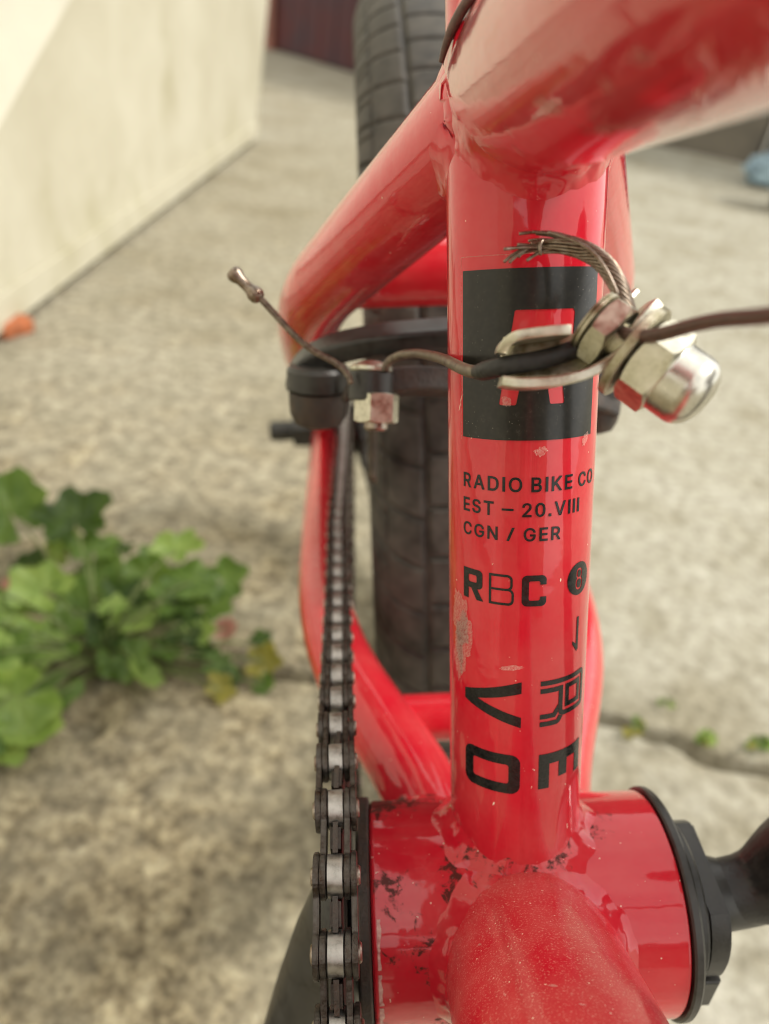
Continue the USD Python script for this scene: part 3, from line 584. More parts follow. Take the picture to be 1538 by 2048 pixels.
# centre line of the loop in the bicycle plane: round the ring (front), along the slack top run, round the cog, back below
ph0 = math.radians(2.1)
seg = []
ring_pts = [(-RR * math.sin(a), RR * math.cos(a)) for a in np.linspace(math.radians(190), math.radians(-10), 160)]
seg += ring_pts
topq = [ring_pts[-1], (23.4, 36.9), (35, 32.6), (58.9, 24.0), (95, 12.0), (131.7, 1.6), (168.7, -7.6), (230, -22.5), (300, -36), (AXLE[1] + RC * math.sin(-.05), AXLE[2] + RC * math.cos(-.05))]
seg += [tuple(p) for p in spline(np.array(topq), 300)[1:]]
seg += [(AXLE[1] + RC * math.sin(a), AXLE[2] + RC * math.cos(a)) for a in np.linspace(0, math.radians(172), 60)]
seg += [tuple(p) for p in spline(np.array([seg[-1], (260, -84), (150, -82), (60, -58), ring_pts[0]]), 200)[1:-1]]
seg = np.array(seg)
def walk(pts, start, step):
    """points a fixed chord apart along a polyline"""
    out = [start]; i = int(np.argmin(np.linalg.norm(pts - start, axis=1))); q = np.array(start)
    n = len(pts); k = i
    while k < n - 1:
        a, b_ = pts[k], pts[k + 1]
        if np.linalg.norm(b_ - q) < step: k += 1; continue
        lo, hi = 0.0, 1.0
        for _ in range(40):
            mid = (lo + hi) / 2
            if np.linalg.norm(a + (b_ - a) * mid - q) < step: lo = mid
            else: hi = mid
        q = a + (b_ - a) * hi; out.append(q)
    return out
rev = seg[:160][::-1]
first = V(-RR * math.sin(ph0), RR * math.cos(ph0))
fw = walk(seg, first, PT); bw = walk(np.vstack([first, rev[np.linalg.norm(rev - first, axis=1).argmin():]]), first, PT)
joints = bw[::-1][:-1] + fw
print('chain joints', len(joints))
CH = group_part(BIKE, 'chain', 'dark oily chain with bright rollers')
fig8 = unary_union([Point(0, 0).buffer(4.15, 10), Point(PT, 0).buffer(4.15, 10), sbox(0, -2.7, PT, 2.7)]).buffer(.8).buffer(-.8)
fig8o = unary_union([Point(0, 0).buffer(4.3, 10), Point(PT, 0).buffer(4.3, 10), sbox(0, -2.5, PT, 2.5)]).buffer(.8).buffer(-.8)
pl_i = prism(fig8, -.55, .55, np.eye(4), .18); pl_o = prism(fig8o, -.55, .55, np.eye(4), .2)
roll_m = lathe([(2.6, -1.62), (3.6, -1.62), (3.86, -1.4), (3.86, 1.4), (3.6, 1.62), (2.6, 1.62)], V(0, 0, 0), V(0, 0, 1), n=28)
pin_m = lathe([(0, -4.7), (1.5, -4.7), (1.8, -4.4), (1.8, 4.4), (1.5, 4.7), (0, 4.7)], V(0, 0, 0), V(0, 0, 1), n=16)
for i in range(len(joints)):
    q = joints[i]; lq = chain_l(q[0])
    nx = joints[i + 1] if i + 1 < len(joints) else None
    d = unit((nx if nx is not None else q) - (q if nx is not None else joints[i - 1]))
    T = np.eye(4); T[:3, 0] = V(0, d[0], d[1]); T[:3, 2] = V(1, 0, 0); T[:3, 1] = np.cross(T[:3, 2], T[:3, 0]); T[:3, 3] = V(lq, *q)
    if nx is not None: T[:3, 0] = unit(V(chain_l(nx[0]) - lq, nx[0] - q[0], nx[1] - q[1])); T[:3, 2] = unit(np.cross(T[:3, 0], T[:3, 1]))
    add(CH, 'roller', bikemesh(place(roll_m, T)), 'roller_steel', smooth=40)
    add(CH, 'pin', bikemesh(place(pin_m, T)), 'pin_steel', smooth=40)
    if nx is not None:
        outer = i % 2 == (len(bw) - 1) % 2
        for sg in (-1, 1):
            z = sg * (3.55 if outer else 2.3); Tz = T.copy(); Tz[:3, 3] = T[:3, 3] + T[:3, 2] * z
            add(CH, 'outer_plate' if outer else 'inner_plate', bikemesh(place(pl_o if outer else pl_i, Tz)), 'chain_plate', smooth=30)
def sprocket(nt, r, w, inner, hole, phase):
    base_ = Point(0, 0).buffer(r + 2.6, 96)
    for k in range(nt):
        a = phase + k * 2 * math.pi / nt
        base_ = base_.difference(affinity.translate(Point(0, 0).buffer(4.15, 12), r * math.cos(a), r * math.sin(a)))
    base_ = base_.intersection(Point(0, 0).buffer(r + 2.0, 96))
    return base_.difference(Point(0, 0).buffer(hole, 24)), w
sp, w = sprocket(21, RR, 2.1, 20, 9, math.pi / 2 + ph0)
holes = unary_union([affinity.translate(Point(0, 0).buffer(6.5, 16), 27 * math.cos(a), 27 * math.sin(a)) for a in np.arange(6) * math.pi / 3])
T = TL.copy(); T[:3, 3] = V(-39.2, 0, 0)
add(BIKE, 'chain_ring', bikemesh(prism(sp.difference(holes), -w / 2, w / 2, T, .55)), 'grimy_black', smooth=25)
sp, w = sprocket(9, RC, 2.6, 8, 7, math.pi / 2)
T = TL.copy(); T[:3, 3] = V(-44.6, AXLE[1], AXLE[2])
add(BIKE, 'cog', bikemesh(prism(sp, -w / 2, w / 2, T, .3)), 'grimy_black', smooth=25)

# ------------------------------------------------------------------ rear wheel
def tyre(center, fine, a0, a1, seed=0):
    RM = WR - 27.0
    wr = 30.5
    vgrid = np.r_[np.linspace(-140, -78, 14), np.linspace(-74, 74, 112), np.linspace(78, 140, 14)]
    vv = np.radians(vgrid)
    if fine: th = np.r_[np.radians(np.arange(a0, a1, 0.16)), np.radians(np.arange(a1, a0 + 360, 1.5))]
    else: th = np.radians(np.arange(0, 360, 3.0))
    TH, VV = np.meshgrid(th, vv, indexing='ij')
    sx = np.sign(np.sin(VV)) * np.abs(np.sin(VV)) ** 0.92; cx_ = np.sign(np.cos(VV)) * np.abs(np.cos(VV)) ** 0.92
    lat, rad = wr * sx, 26.5 * cx_
    warc = np.degrees(VV) / 90 * 42.0
    g = np.zeros_like(lat)
    if fine:
        def groove(dist, w_, dp): return dp * np.clip(1.4 * (1 - np.abs(dist) / w_), 0, 1)
        g = np.maximum(g, groove(warc + 8.5, 1.5, 1.8)); g = np.maximum(g, groove(warc - 8.5, 1.5, 1.8))
        g = np.maximum(g, groove(np.abs(warc) - 24.0, 0.9, 1.0))
        s_ = TH * WR; aw = np.abs(warc)
        per = 19.0
        k = ((s_ + per / 2) % per) - per / 2
        g = np.maximum(g, np.where(aw < 8.5, groove(k, 1.2, 1.7), 0))
        sh = s_ - 0.22 * (aw - 8.5) - 0.010 * (aw - 8.5) ** 2 + 5
        k2 = ((sh + per / 2) % per) - per / 2
        g = np.maximum(g, np.where((aw >= 8.5) & (aw < 46), groove(k2, 1.1, 1.5), 0))
        k3 = ((sh + per / 2 + per / 3) % per) - per / 2
        g = np.maximum(g, np.where((aw >= 25) & (aw < 47), groove(k3, 0.9, 1.1), 0))
    n_l, n_r = np.sin(VV), np.cos(VV)
    lat = lat - g * n_l; R_ = RM + rad - g * n_r
    P = np.stack([lat, -R_ * np.cos(TH), R_ * np.sin(TH)], -1) + center
    n, k = TH.shape
    i, j = np.meshgrid(np.arange(n), np.arange(k - 1), indexing='ij'); i2 = (i + 1) % n
    f = np.stack([i * k + j, i * k + j + 1, i2 * k + j + 1, i2 * k + j], -1).reshape(-1, 4)
    return bikemesh((P.reshape(-1, 3), f))
WH = group_part(BIKE, 'rear_wheel')
add(WH, 'tyre', tyre(AXLE, True, -30, 125), 'rubber', smooth=True, label='black street tyre with thin grooves')
add(WH, 'rim', bikemesh(lathe([(203, -15), (206, -17.5), (212, -17.5), (210, -14), (199, -9), (197, 0), (199, 9), (210, 14), (212, 17.5), (206, 17.5), (203, 15), (206, 0), (203, -15)], AXLE, V(1, 0, 0), n=160)), 'black_satin', smooth=40)
add(WH, 'hub', bikemesh(lathe([(7, -56), (9, -50), (17, -38), (27, -36), (27, -33), (16, -30), (15, 30), (27, 33), (27, 36), (17, 38), (9, 50), (7, 56)], AXLE, V(1, 0, 0), n=40)), 'black_satin', smooth=30)
for k in range(36):
    a = k * math.pi / 18; s1 = 1 if k % 2 else -1; a2 = a + (0.75 if (k // 2) % 2 else -0.75)
    p0 = AXLE + V(s1 * 34.5, 25 * math.cos(a2), 25 * math.sin(a2)); p1 = AXLE + V(s1 * 4, 199 * math.cos(a), 199 * math.sin(a))
    add(WH, 'spoke', bikemesh(sweep(np.array([p0, p1]), 1.0, n=8)), 'black_satin', smooth=True)
for sg in (-1, 1):
    add(BIKE, 'axle', bikemesh(lathe([(0, 0), (6.6, 0), (6.8, 1), (6.8, 35), (6.0, 37), (0, 37)], AXLE + V(sg * 60, 0, 0), V(sg, 0, 0), n=24)), 'black_satin', smooth=30)
    T = frame(AXLE + V(sg * 63, 0, 0), V(sg, 0, 0))
    nut = add(BIKE, 'axle_nut', bikemesh(hexnut(22, 18, T)), 'black_satin', smooth=25, label='black axle nut on the rear hub')
    add(nut, 'washer', bikemesh(lathe([(6, 60.5), (14, 60.5), (14, 63), (6, 63)], AXLE, V(sg, 0, 0), n=32)), 'black_satin', smooth=30)

# ------------------------------------------------------------------ brake
def rect(w, h, r=1.2):
    return np.asarray(sbox(-w / 2 + r, -h / 2 + r, w / 2 - r, h / 2 - r).buffer(r, 3).exterior.coords)[:-1]
VIEW_Z = V(0, 0, 1)
def lsweep(pts, radius=1.0, n=60, **k): return lensmesh(sweep(spline([at(*p) for p in pts], n), radius, **k))
arch = add(BIKE, 'brake_arm', lensmesh(sweep(spline([at(*p) for p in [(596, 776, 216), (600, 742, 214), (640, 709, 210), (700, 690, 207), (770, 678, 205), (890, 667, 204), (1010, 666, 206), (1120, 696, 209), (1195, 740, 213)]], 70), 1.0, ref=VIEW_Z, shape=rect(6.2, 9.0))), 'black_satin', smooth=40, label='arched black brake arm over the tyre')
lower = add(BIKE, 'brake_arm', lensmesh(sweep(spline([at(*p) for p in [(772, 768, 190), (830, 762, 192), (893, 766, 195), (1050, 778, 200), (1215, 815, 212)]], 50), 1.0, ref=VIEW_Z, shape=rect(6.6, 8.5))), 'grimy_black', smooth=40, label='straight brake arm that ends in the cable clamp')
for (x, y, dep, r_) in ((637, 782, 213, 8.5), (1192, 792, 213, 7.2)):
    o = at(x, y, dep); ax = unit(V(0.03, 1.0, -0.42))
    add(arch, 'arm_head', lensmesh(lathe([(0, .5), (r_ * .98, .5), (r_ * 1.06, 1.2), (r_ * 1.06, 6.2), (r_ * .95, 7.4), (r_ * .55, 7.8), (r_ * .5, 6.9), (0, 6.9)], o, ax, n=48)), 'black_satin', smooth=30)
    add(arch, 'pivot_boss', lensmesh(lathe([(0, -10.5), (r_ * .5, -10.4), (r_ * .82, -9.2), (r_ * .97, -6.5), (r_, -3), (r_, .1), (0, .1)], o, ax, n=48)), 'grimy_black', smooth=40)
add(arch, 'return_spring', lsweep([(690, 800, 206), (730, 745, 203), (800, 712, 203), (880, 700, 204), (960, 705, 206)], 1.3, n=40), 'grimy_black', smooth=True)
add(arch, 'brake_pad', lensmesh(boxmm(*sorted((at(738, 0, 232)[0], at(752, 0, 232)[0])), *sorted((at(0, 960, 236)[1], at(0, 850, 236)[1])), 226, 262, 1.2)), 'sidewall', smooth=30, label='worn brown brake pad beside the rim')
# clamp at the end of the straight arm
ca = unit(V(0.04, 1.0, -0.10)); co = at(742, 768, 187)
add(lower, 'cable_clamp', lensmesh(lathe([(0, -4.3), (5.3, -4.3), (5.7, -3.6), (5.7, 2.4), (5.2, 3.0), (0, 3.0)], co, ca, n=40)), 'black_satin', smooth=30)
add(lower, 'clamp_washer', lensmesh(lathe([(0, 3.0), (5.3, 3.0), (5.5, 3.3), (5.5, 4.1), (5.0, 4.6), (2.5, 5.6), (0, 6.0)], co, ca, n=40)), 'zinc', smooth=30)
nutT = frame(at(752, 846, 187), ca, ref=unit(V(.25, 0, 1)))
nut = add(lower, 'clamp_nut', lensmesh(hexnut(10.0, 7.4, nutT)), 'zinc', smooth=20, label='pale zinc hexagon nut under the cable clamp')
add(nut, 'bolt_end', lensmesh(lathe([(0, -2.0), (2.4, -2.0), (3.0, -1.4), (3.0, 2)], at(752, 846, 187), ca, n=24)), 'pin_steel', smooth=30)
# straddle cable
wire_l = [(470, 548, 176), (515, 592, 177), (560, 640, 178.5), (620, 697, 180), (665, 722, 181), (690, 742, 181), (703, 768, 181)]
STRAD = add(BIKE, 'straddle_cable', lsweep(wire_l[1:], 0.8, n=60, caps=True), 'grey_cable', smooth=True, label='grey brake cable with a crimped end')
cr0, cr1 = at(462, 541, 176), at(522, 600, 177.2); cd = unit(cr1 - cr0); cl = np.linalg.norm(cr1 - cr0)
add(STRAD, 'crimp', lensmesh(lathe([(0, 0), (1.5, .1), (1.95, .8), (1.9, 1.9), (1.35, 3.2), (1.3, cl - 4.2), (1.55, cl - 3.4), (2.0, cl - 2.3), (1.9, cl - 1.0), (1.3, cl - .2), (0, cl)], cr0, cd, n=24)), 'wire_steel', smooth=50, label='crimped metal ferrule at the cable end')
add(STRAD, 'cable_run', lsweep([(770, 742, 182.5), (782, 720, 181), (815, 708, 175), (855, 710, 160), (893, 721, 138), (925, 737, 125), (960, 744, 116), (1000, 735, 111.5)], 1.05, n=60), 'grey_cable', smooth=True)
add(STRAD, 'sleeve', lsweep([(955, 744, 117), (985, 738, 112.5), (1020, 730, 110.5), (1080, 720, 109.5), (1140, 702, 109.5), (1172, 688, 110.5), (1200, 672, 112)], np.interp(np.linspace(0, 1, 60), [0, .08, .3, .75, .8, 1], [1.15, 1.45, 1.5, 1.4, 1.0, 1.0]), n=60), 'black_sleeve', smooth=True, label='black sleeve on the cable inside the hanger')

# ------------------------------------------------------------------ cable hanger with its acorn nut
HAN = group_part(BIKE, 'cable_hanger', 'zinc plated cable hanger with a domed acorn nut')
HZ = lambda a: 109.5 - (a - 1340) * 0.021
def hx(a): return at(.814 * a + 94.4, .58 * a - 132.5, HZ(a))
h0_, h1_ = hx(1340), hx(1626); HA = unit(h1_ - h0_)
def hlen(a): return (hx(a) - h0_) @ HA
HT = lambda a, ref=V(0, 0, 1): frame(hx(a), HA, ref)
add(HAN, 'ridged_washer', lensmesh(lathe([(2, hlen(1336)), (4.6, hlen(1336)), (5.0, hlen(1337) + .15), (5.0, hlen(1341)), (4.75, hlen(1343)), (5.05, hlen(1345)), (5.05, hlen(1351)), (4.7, hlen(1353)), (2, hlen(1353))], h0_, HA, n=48)), 'zinc_dull', smooth=30)
add(HAN, 'bolt_head', lensmesh(hexnut(9.6, hlen(1400) - hlen(1355), HT(1355, unit(V(.55, .2, 1))))), 'zinc', smooth=20)
add(HAN, 'bolt_shank', lensmesh(lathe([(0, 0), (2.9, 0), (2.9, hlen(1600))], h0_, HA, n=28)), 'zinc_dull', smooth=30)
add(HAN, 'hanger_washer', lensmesh(lathe([(3, hlen(1433)), (7.0, hlen(1433)), (7.25, hlen(1435)), (7.25, hlen(1450)), (7.0, hlen(1452)), (3, hlen(1452))], h0_, HA, n=56)), 'zinc_dull', smooth=30)
acorn = add(HAN, 'acorn_nut', lensmesh(hexnut(11.6, hlen(1528) - hlen(1457), HT(1457, unit(V(-.08, .02, 1))))), 'zinc', smooth=20, label='shiny domed acorn nut')
rd = 5.35; d0 = hlen(1527); Ld = hlen(1622) - d0
prof = [(rd * 1.03, d0), (rd, d0 + .3), (rd, d0 + Ld - 3.6)] + [(rd * (1 - .42 * (1 - math.cos(a))) * (math.cos(a) if a > 1.2 else 1) if False else rd * math.cos(a) ** .72, d0 + Ld - 3.6 + 3.6 * math.sin(a)) for a in np.linspace(0.1, math.pi / 2, 14)]
add(acorn, 'dome', lensmesh(lathe(prof, h0_, HA, n=56)), 'chrome', smooth=45)
# folded sheet: upper lip, back, lower lip that curls into the clamping ear
def strip(pts, depth, th, taper=None, n=50):
    """sheet metal seen on its edge: pts along the edge, the sheet runs away from the lens by depth"""
    c = spline([at(*p) for p in pts], n); tg = np.gradient(c, axis=0); tg /= np.linalg.norm(tg, axis=1, keepdims=True)
    dd = np.broadcast_to(np.asarray(depth, float), (n,)) if np.ndim(depth) == 0 else np.interp(np.linspace(0, 1, n), np.linspace(0, 1, len(depth)), depth)
    away = unit(V(0.04, 0.12, 1.0)); nr = np.cross(tg, away); nr /= np.linalg.norm(nr, axis=1, keepdims=True)
    b_ = .22; rows = []
    for z0, k in ((0, th / 2 - b_), (b_, th / 2), (None, th / 2), (None, -th / 2), (b_, -th / 2), (0, -th / 2 + b_)):
        rows.append(c + nr * k + away * (dd[:, None] if z0 is None else z0))
    v = np.array(rows).transpose(1, 0, 2).reshape(-1, 3); m_ = 6
    i, j = np.meshgrid(np.arange(n - 1), np.arange(m_), indexing='ij'); j2 = (j + 1) % m_
    f = np.stack([i * m_ + j, i * m_ + j2, (i + 1) * m_ + j2, (i + 1) * m_ + j], -1).reshape(-1, 4)
    f = np.vstack([f[:, [0, 1, 2]], f[:, [0, 2, 3]]])
    for e in (0, (n - 1) * m_):
        f = np.vstack([f, [[e, e + k, e + k + 1] for k in range(1, m_ - 1)]])
    t = trimesh.Trimesh(v, f, process=True); trimesh.repair.fix_normals(t); return lensmesh(t)
add(HAN, 'upper_lip', strip([(1004, 706, 108.5), (1012, 688, 107.5), (1030, 673, 106.5), (1060, 666, 106), (1100, 661, 105.5), (1143, 659, 105.5)], [3, 6.5, 8, 8.5, 8.5, 7.5], 1.45), 'zinc', smooth=40)
add(HAN, 'lower_lip', strip([(1005, 761, 105.5), (1060, 766, 104.5), (1125, 760, 104), (1180, 745, 104), (1225, 720, 104.2), (1255, 694, 104.6), (1275, 672, 105.2)], [6, 8.5, 9, 8.5, 7.5, 6, 5], 1.45), 'zinc', smooth=40)
add(HAN, 'back_plate', lensmesh(place(boxmm(0, 1.3, 0, 8.2, 0, 1.3, .3), np.eye(4)) if False else sweep(spline([at(*p) for p in [(1003, 715, 116), (1060, 716, 114.5), (1130, 712, 113.6), (1190, 700, 113.2)]], 30), 1.0, ref=VIEW_Z, shape=rect(6.4, 1.3, .3))), 'zinc_dull', smooth=40)
ear = [(1313, 608), (1288, 640), (1262, 676)]
add(HAN, 'clamp_ear', strip([(1322, 606, 104.6), (1300, 628, 104.2), (1278, 655, 104.2), (1262, 680, 104.4)], [5, 7, 7, 6], 1.9, n=30), 'zinc', smooth=40)
add(HAN, 'lock_tab', strip([(1277, 580, 112), (1262, 596, 111.5), (1248, 612, 111)], 4.5, 1.0, n=16), 'zinc', smooth=40)
# frayed end of the main cable: a rope of single wires
fr_c = spline([at(*p) for p in [(1262, 640, 110), (1250, 606, 110), (1236, 570, 110), (1206, 526, 111), (1165, 500, 112.5), (1115, 486, 114.5), (1075, 487, 115.5), (1040, 497, 116), (1012, 514, 116)]], 90)
FR = group_part(BIKE, 'frayed_cable', 'frayed cut end of a steel brake cable, its wires splaying over the seat tube')
tg = np.gradient(fr_c, axis=0); tg /= np.linalg.norm(tg, axis=1, keepdims=True)
na = np.cross(tg, V(0, 0, 1)); na /= np.linalg.norm(na, axis=1, keepdims=True); nb = np.cross(tg, na)
for k in range(25):
    r0 = 0.0 if k == 0 else (0.6 if k < 7 else 1.22); ph = k * 2 * math.pi / (6 if k < 7 else 18) + .1 * k
    end = int(rng.integers(50, 84)) if k % 3 else int(rng.integers(70, 90))
    tt = np.linspace(0, 1, 90)[:end]
    loose = np.clip((tt - 0.50) / 0.5, 0, 1); w_ = ph + tt * 11 * (1 - .5 * loose)
    rr = r0 * (1 - .18 * np.clip(1 - tt * 3, 0, 1)) + loose ** 1.5 * rng.uniform(-.6, .9) 
    kink = loose[:, None] ** 2 * (rng.normal(0, 1.7, 3) * V(.8, 1.1, .6))
    p_ = fr_c[:end] + na[:end] * (rr * np.cos(w_))[:, None] + nb[:end] * (rr * np.sin(w_))[:, None] + kink
    add(FR, 'wire', lensmesh(sweep(p_, 0.25, n=8)), 'wire_steel', smooth=True)
stray = spline([at(*p) for p in [(1236, 590, 108.5), (1215, 545, 108.6), (1185, 505, 109.5), (1140, 478, 111), (1096, 464, 112)]], 40)
add(FR, 'wire', lensmesh(sweep(stray, 0.28, n=8)), 'wire_steel', smooth=True)
add(FR, 'wire', lensmesh(sweep(spline([at(*p) for p in [(1086, 480, 113.5), (1080, 492, 113.2), (1082, 510, 113.6)]], 12), 0.28, n=8)), 'wire_steel', smooth=True)
# brown cables
add(BIKE, 'brake_cable', lensmesh(sweep(spline([at(1246, 664, 106), at(1262, 670, 103.5), at(1300, 672, 99.5), at(1360, 658, 93), at(1440, 640, 84), at(1540, 631, 74), at(1660, 640, 64), bk(V(34, -230, 170)), bk(V(30, -420, 330))], 120), 0.92, n=20)), 'brown_cable', smooth=True, label='thin brown brake cable running out to the right')
def along_joint(lo, hi, n=50, off=1.2):
    e1 = unit(np.cross(TD, ST)); e2 = np.cross(TD, e1); out = []
    for ph in np.linspace(0, 2 * np.pi, 720):
        q = TO + (TR + off) * (math.cos(ph) * e1 + math.sin(ph) * e2); qp, dp = q - ST * (q @ ST), TD - ST * (TD @ ST)
        a, b_, c = dp @ dp, 2 * qp @ dp, qp @ qp - (SR + off + 1.2) ** 2; disc = max(b_ * b_ - 4 * a * c, 0)
        p_ = q + TD * ((-b_ + math.sqrt(disc)) / (2 * a)); c_ = bk(p_); x = CX + FPX * c_[0] / c_[2]; y = CY - FPX * c_[1] / c_[2]
        if x < 1060 and lo < y < hi: out.append((y, p_))
    out.sort(key=lambda t: -t[0]); return np.array([p for _, p in out])
jj = along_joint(-200, 126)
if len(jj) > 6:
    add(BIKE, 'brake_cable', bikemesh(sweep(jj[::max(len(jj) // 40, 1)], np.interp(np.linspace(0, 1, len(jj[::max(len(jj) // 40, 1)])), [0, .25, 1], [.45, .85, .9]), n=14)), 'brown_cable', smooth=True, label='brown cable lying in the corner of the two upper tubes')

# ------------------------------------------------------------------ the rest of the bicycle, beside and behind the lens
hax = unit(V(0, math.sin(math.radians(16)), math.cos(math.radians(16)))); HC = V(0, -430, 286)
add(BIKE, 'head_tube', bikemesh(lathe([(15, -58), (21, -58), (22, -56), (19, -48), (19, 48), (22, 56), (21, 58), (15, 58)], HC, hax, n=48)), 'red_paint', smooth=40)
FAX = V(0, -566, -63); crown = HC - hax * 66
fk = group_part(BIKE, 'fork', 'black fork')
add(fk, 'crown', bikemesh(lathe([(0, 0), (17, 0), (19, 4), (17, 14), (0, 14)], crown - hax * 8, hax, n=32)), 'black_satin')
for sg in (-1, 1):
    add(fk, 'fork_leg', bikemesh(sweep(rounded([crown, crown + V(sg * 38, -2, -4), V(sg * 54, -545, 40), V(sg * 56, FAX[1] + 4, FAX[2])], r=24), 13, n=28)), 'black_satin', smooth=40)
FW = group_part(BIKE, 'front_wheel')
add(FW, 'tyre', tyre(FAX, False, 0, 0), 'rubber', smooth=True)
add(FW, 'rim', bikemesh(lathe([(203, -15), (206, -17.5), (212, -17.5), (210, -14), (199, -9), (197, 0), (199, 9), (210, 14), (212, 17.5), (206, 17.5), (203, 15), (206, 0), (203, -15)], FAX, V(1, 0, 0), n=120)), 'black_satin', smooth=40)
add(FW, 'hub', bikemesh(lathe([(7, -50), (16, -38), (22, -33), (14, -28), (14, 28), (22, 33), (16, 38), (7, 50)], FAX, V(1, 0, 0), n=32)), 'black_satin', smooth=30)
for k in range(36):
    a = k * math.pi / 18; s1 = 1 if k % 2 else -1; a2 = a + (0.75 if (k // 2) % 2 else -0.75)
    add(FW, 'spoke', bikemesh(sweep(np.array([FAX + V(s1 * 31, 21 * math.cos(a2), 21 * math.sin(a2)), FAX + V(s1 * 4, 199 * math.cos(a), 199 * math.sin(a))]), 1.0, n=6)), 'black_satin', smooth=True)
stem = HC + hax * 75
add(BIKE, 'stem', bikemesh(chain_hull([stem, stem + V(0, -50, 6)], [21, 20])), 'black_satin', smooth=50)
hb = stem + V(0, -50, 6)
add(BIKE, 'handlebar', bikemesh(sweep(rounded([hb + V(-360, 70, 225), hb + V(-170, 10, 215), hb + V(-70, 0, 0), hb + V(70, 0, 0), hb + V(170, 10, 215), hb + V(360, 70, 225)], r=50), 11.1, n=28)), 'black_satin', smooth=40)
add(BIKE, 'seat_post', bikemesh(tube(ST * 255, ST * 340, 12.7, n=40, m=8)), 'black_satin', smooth=40)
add(BIKE, 'seat_clamp', bikemesh(lathe([(14.4, 0), (18, 0), (18.5, 1), (18.5, 13), (18, 14), (14.4, 14)], ST * 249, ST, n=40)), 'black_satin', smooth=30)
sd = ST * 345
add(BIKE, 'saddle', bikemesh(cat([ballhull([sd + V(x, y, z) for x, y, z in ((-55, 70, 14), (55, 70, 14), (-62, 110, 18), (62, 110, 18), (0, -120, 12), (-18, -60, 12), (18, -60, 12))], [13, 13, 12, 12, 13, 13, 13])])), 'black_satin', smooth=60)
for (o, sg) in ((V(78, -22, 158), 1), (V(-73, -16, -160), -1)):
    pd = group_part(BIKE, 'pedal', 'black platform pedal')
    add(pd, 'pedal_body', bikemesh(boxmm(*sorted((o[0] + sg * 18, o[0] + sg * 112)), o[1] - 46, o[1] + 46, o[2] - 9, o[2] + 9, 5)), 'black_satin', smooth=40)
    add(pd, 'pedal_axle', bikemesh(lathe([(0, -6), (7, -6), (7, 22), (0, 22)], o, V(sg, 0, 0), n=20)), 'alloy', smooth=30)

# ------------------------------------------------------------------ cream gate leaf at the left
mat('cream_paint', {'g': ('geometry', {}), 'xyz': ('separate_xyz', {}), 'n': ('noise_texture', {'scale': 4.5, 'detail': 6.0, 'roughness': 0.6}),
    'r': ('rgb_ramp', {'ramp': [(0.32, (0.49, 0.455, 0.345)), (0.62, (0.575, 0.545, 0.435))]}),
    'mp': ('mapping', {'scale': (5.0, 5.0, 3.5)}), 'n2': ('noise_texture', {'scale': 1.0, 'detail': 7.0, 'roughness': 0.68}), 'zr': ('map_range', {'from_min': 0.0, 'from_max': 0.42, 'to_min': 0.13, 'to_max': 0.0, 'clamp': True}),
    'ad': ('math', {'math_type': 'add'}), 'sr': ('rgb_ramp', {'ramp': [(0.60, (0, 0, 0)), (0.86, (0.85, 0.85, 0.85))]}), 'm': ('mix_color', {'b': (0.34, 0.31, 0.17)}),
    'bb': ('bump', {'strength': 0.6, 'distance': 0.004}), 'p': ('principled_bsdf', {'roughness': 0.6, 'specular_ior_level': 0.3})},
    [('g.position', 'n.vector'), ('n.fac', 'r.fac'), ('g.position', 'mp.vector'), ('mp.vector', 'n2.vector'), ('g.position', 'xyz.vector'), ('xyz.z', 'zr.value'), ('n2.fac', 'ad.value1'), ('zr.result', 'ad.value2'),
     ('ad.value', 'sr.fac'), ('sr.color', 'm.fac'), ('r.color', 'm.a'), ('m.result', 'p.base_color'), ('n.fac', 'bb.height'), ('bb.normal', 'p.normal')])
simple('stem_dry', (0.34, 0.26, 0.19), rough=0.7)
simple('twig_brown', (0.10, 0.06, 0.03), rough=0.7)
simple('cream_light', (0.70, 0.67, 0.56), rough=0.5, var=0.05, scale=3)
simple('maroon_paint', (0.055, 0.014, 0.012), rough=0.6, spec=0.15, var=0.3, scale=3, color2=(0.026, 0.014, 0.017))
simple('rust_brown', (0.16, 0.045, 0.022), rough=0.6, var=0.3, scale=8)
simple('brick_orange', (0.42, 0.13, 0.05), rough=0.8, var=0.2, scale=60)
simple('grey_render', (0.10, 0.085, 0.062), rough=0.85, var=0.2, scale=4)
simple('dark_void', (0.012, 0.012, 0.012), rough=0.7, var=0.2, scale=5)
simple('pale_blue', (0.24, 0.33, 0.37), rough=0.35, var=0.25, scale=20, color2=(0.06, 0.10, 0.13))
simple('added_house_plaster', (0.30, 0.25, 0.18), rough=0.9, var=0.1, scale=2)
simple('roof_tile', (0.16, 0.07, 0.04), rough=0.8, var=0.2, scale=9)
simple('window_dark', (0.02, 0.022, 0.025), rough=0.08, var=0.1, scale=2)
simple('wood_dark', (0.10, 0.06, 0.035), rough=0.6, var=0.3, scale=9)
G0, G1 = ground_at(0, 660, 0.012), ground_at(510, 275, 0.012)
gx = unit(V(*(G1 - G0)[:2], 0)); gz0 = V(0, 0, 1); gn = np.cross(gx, gz0)
def on_gate(x, y, off=0.0):
    d = (x - CX) / FPX * RIGHT + (CY - y) / FPX * UP + FWD
    p = CAM + d * (((G0 + gn * off - CAM) @ gn) / (d @ gn)); q = p - G0; return V(q @ gx, q @ gz0)
c1, c2 = on_gate(510, 275), on_gate(537, 0)
lean = (c2 - c1) / (c2[1] - c1[1])
H_ = 1.7
if gn[0] < 0: pass
edge = [c1 + lean * h + V(0.012 * (meshkit.noise(V(h * 9, 3, 1)[None], 4)[0] - .5), 0) for h in np.linspace(0, H_, 26)]
leaf_poly = Polygon([(-2.0, 0), *[tuple(e) for e in edge], (-2.0, H_)])
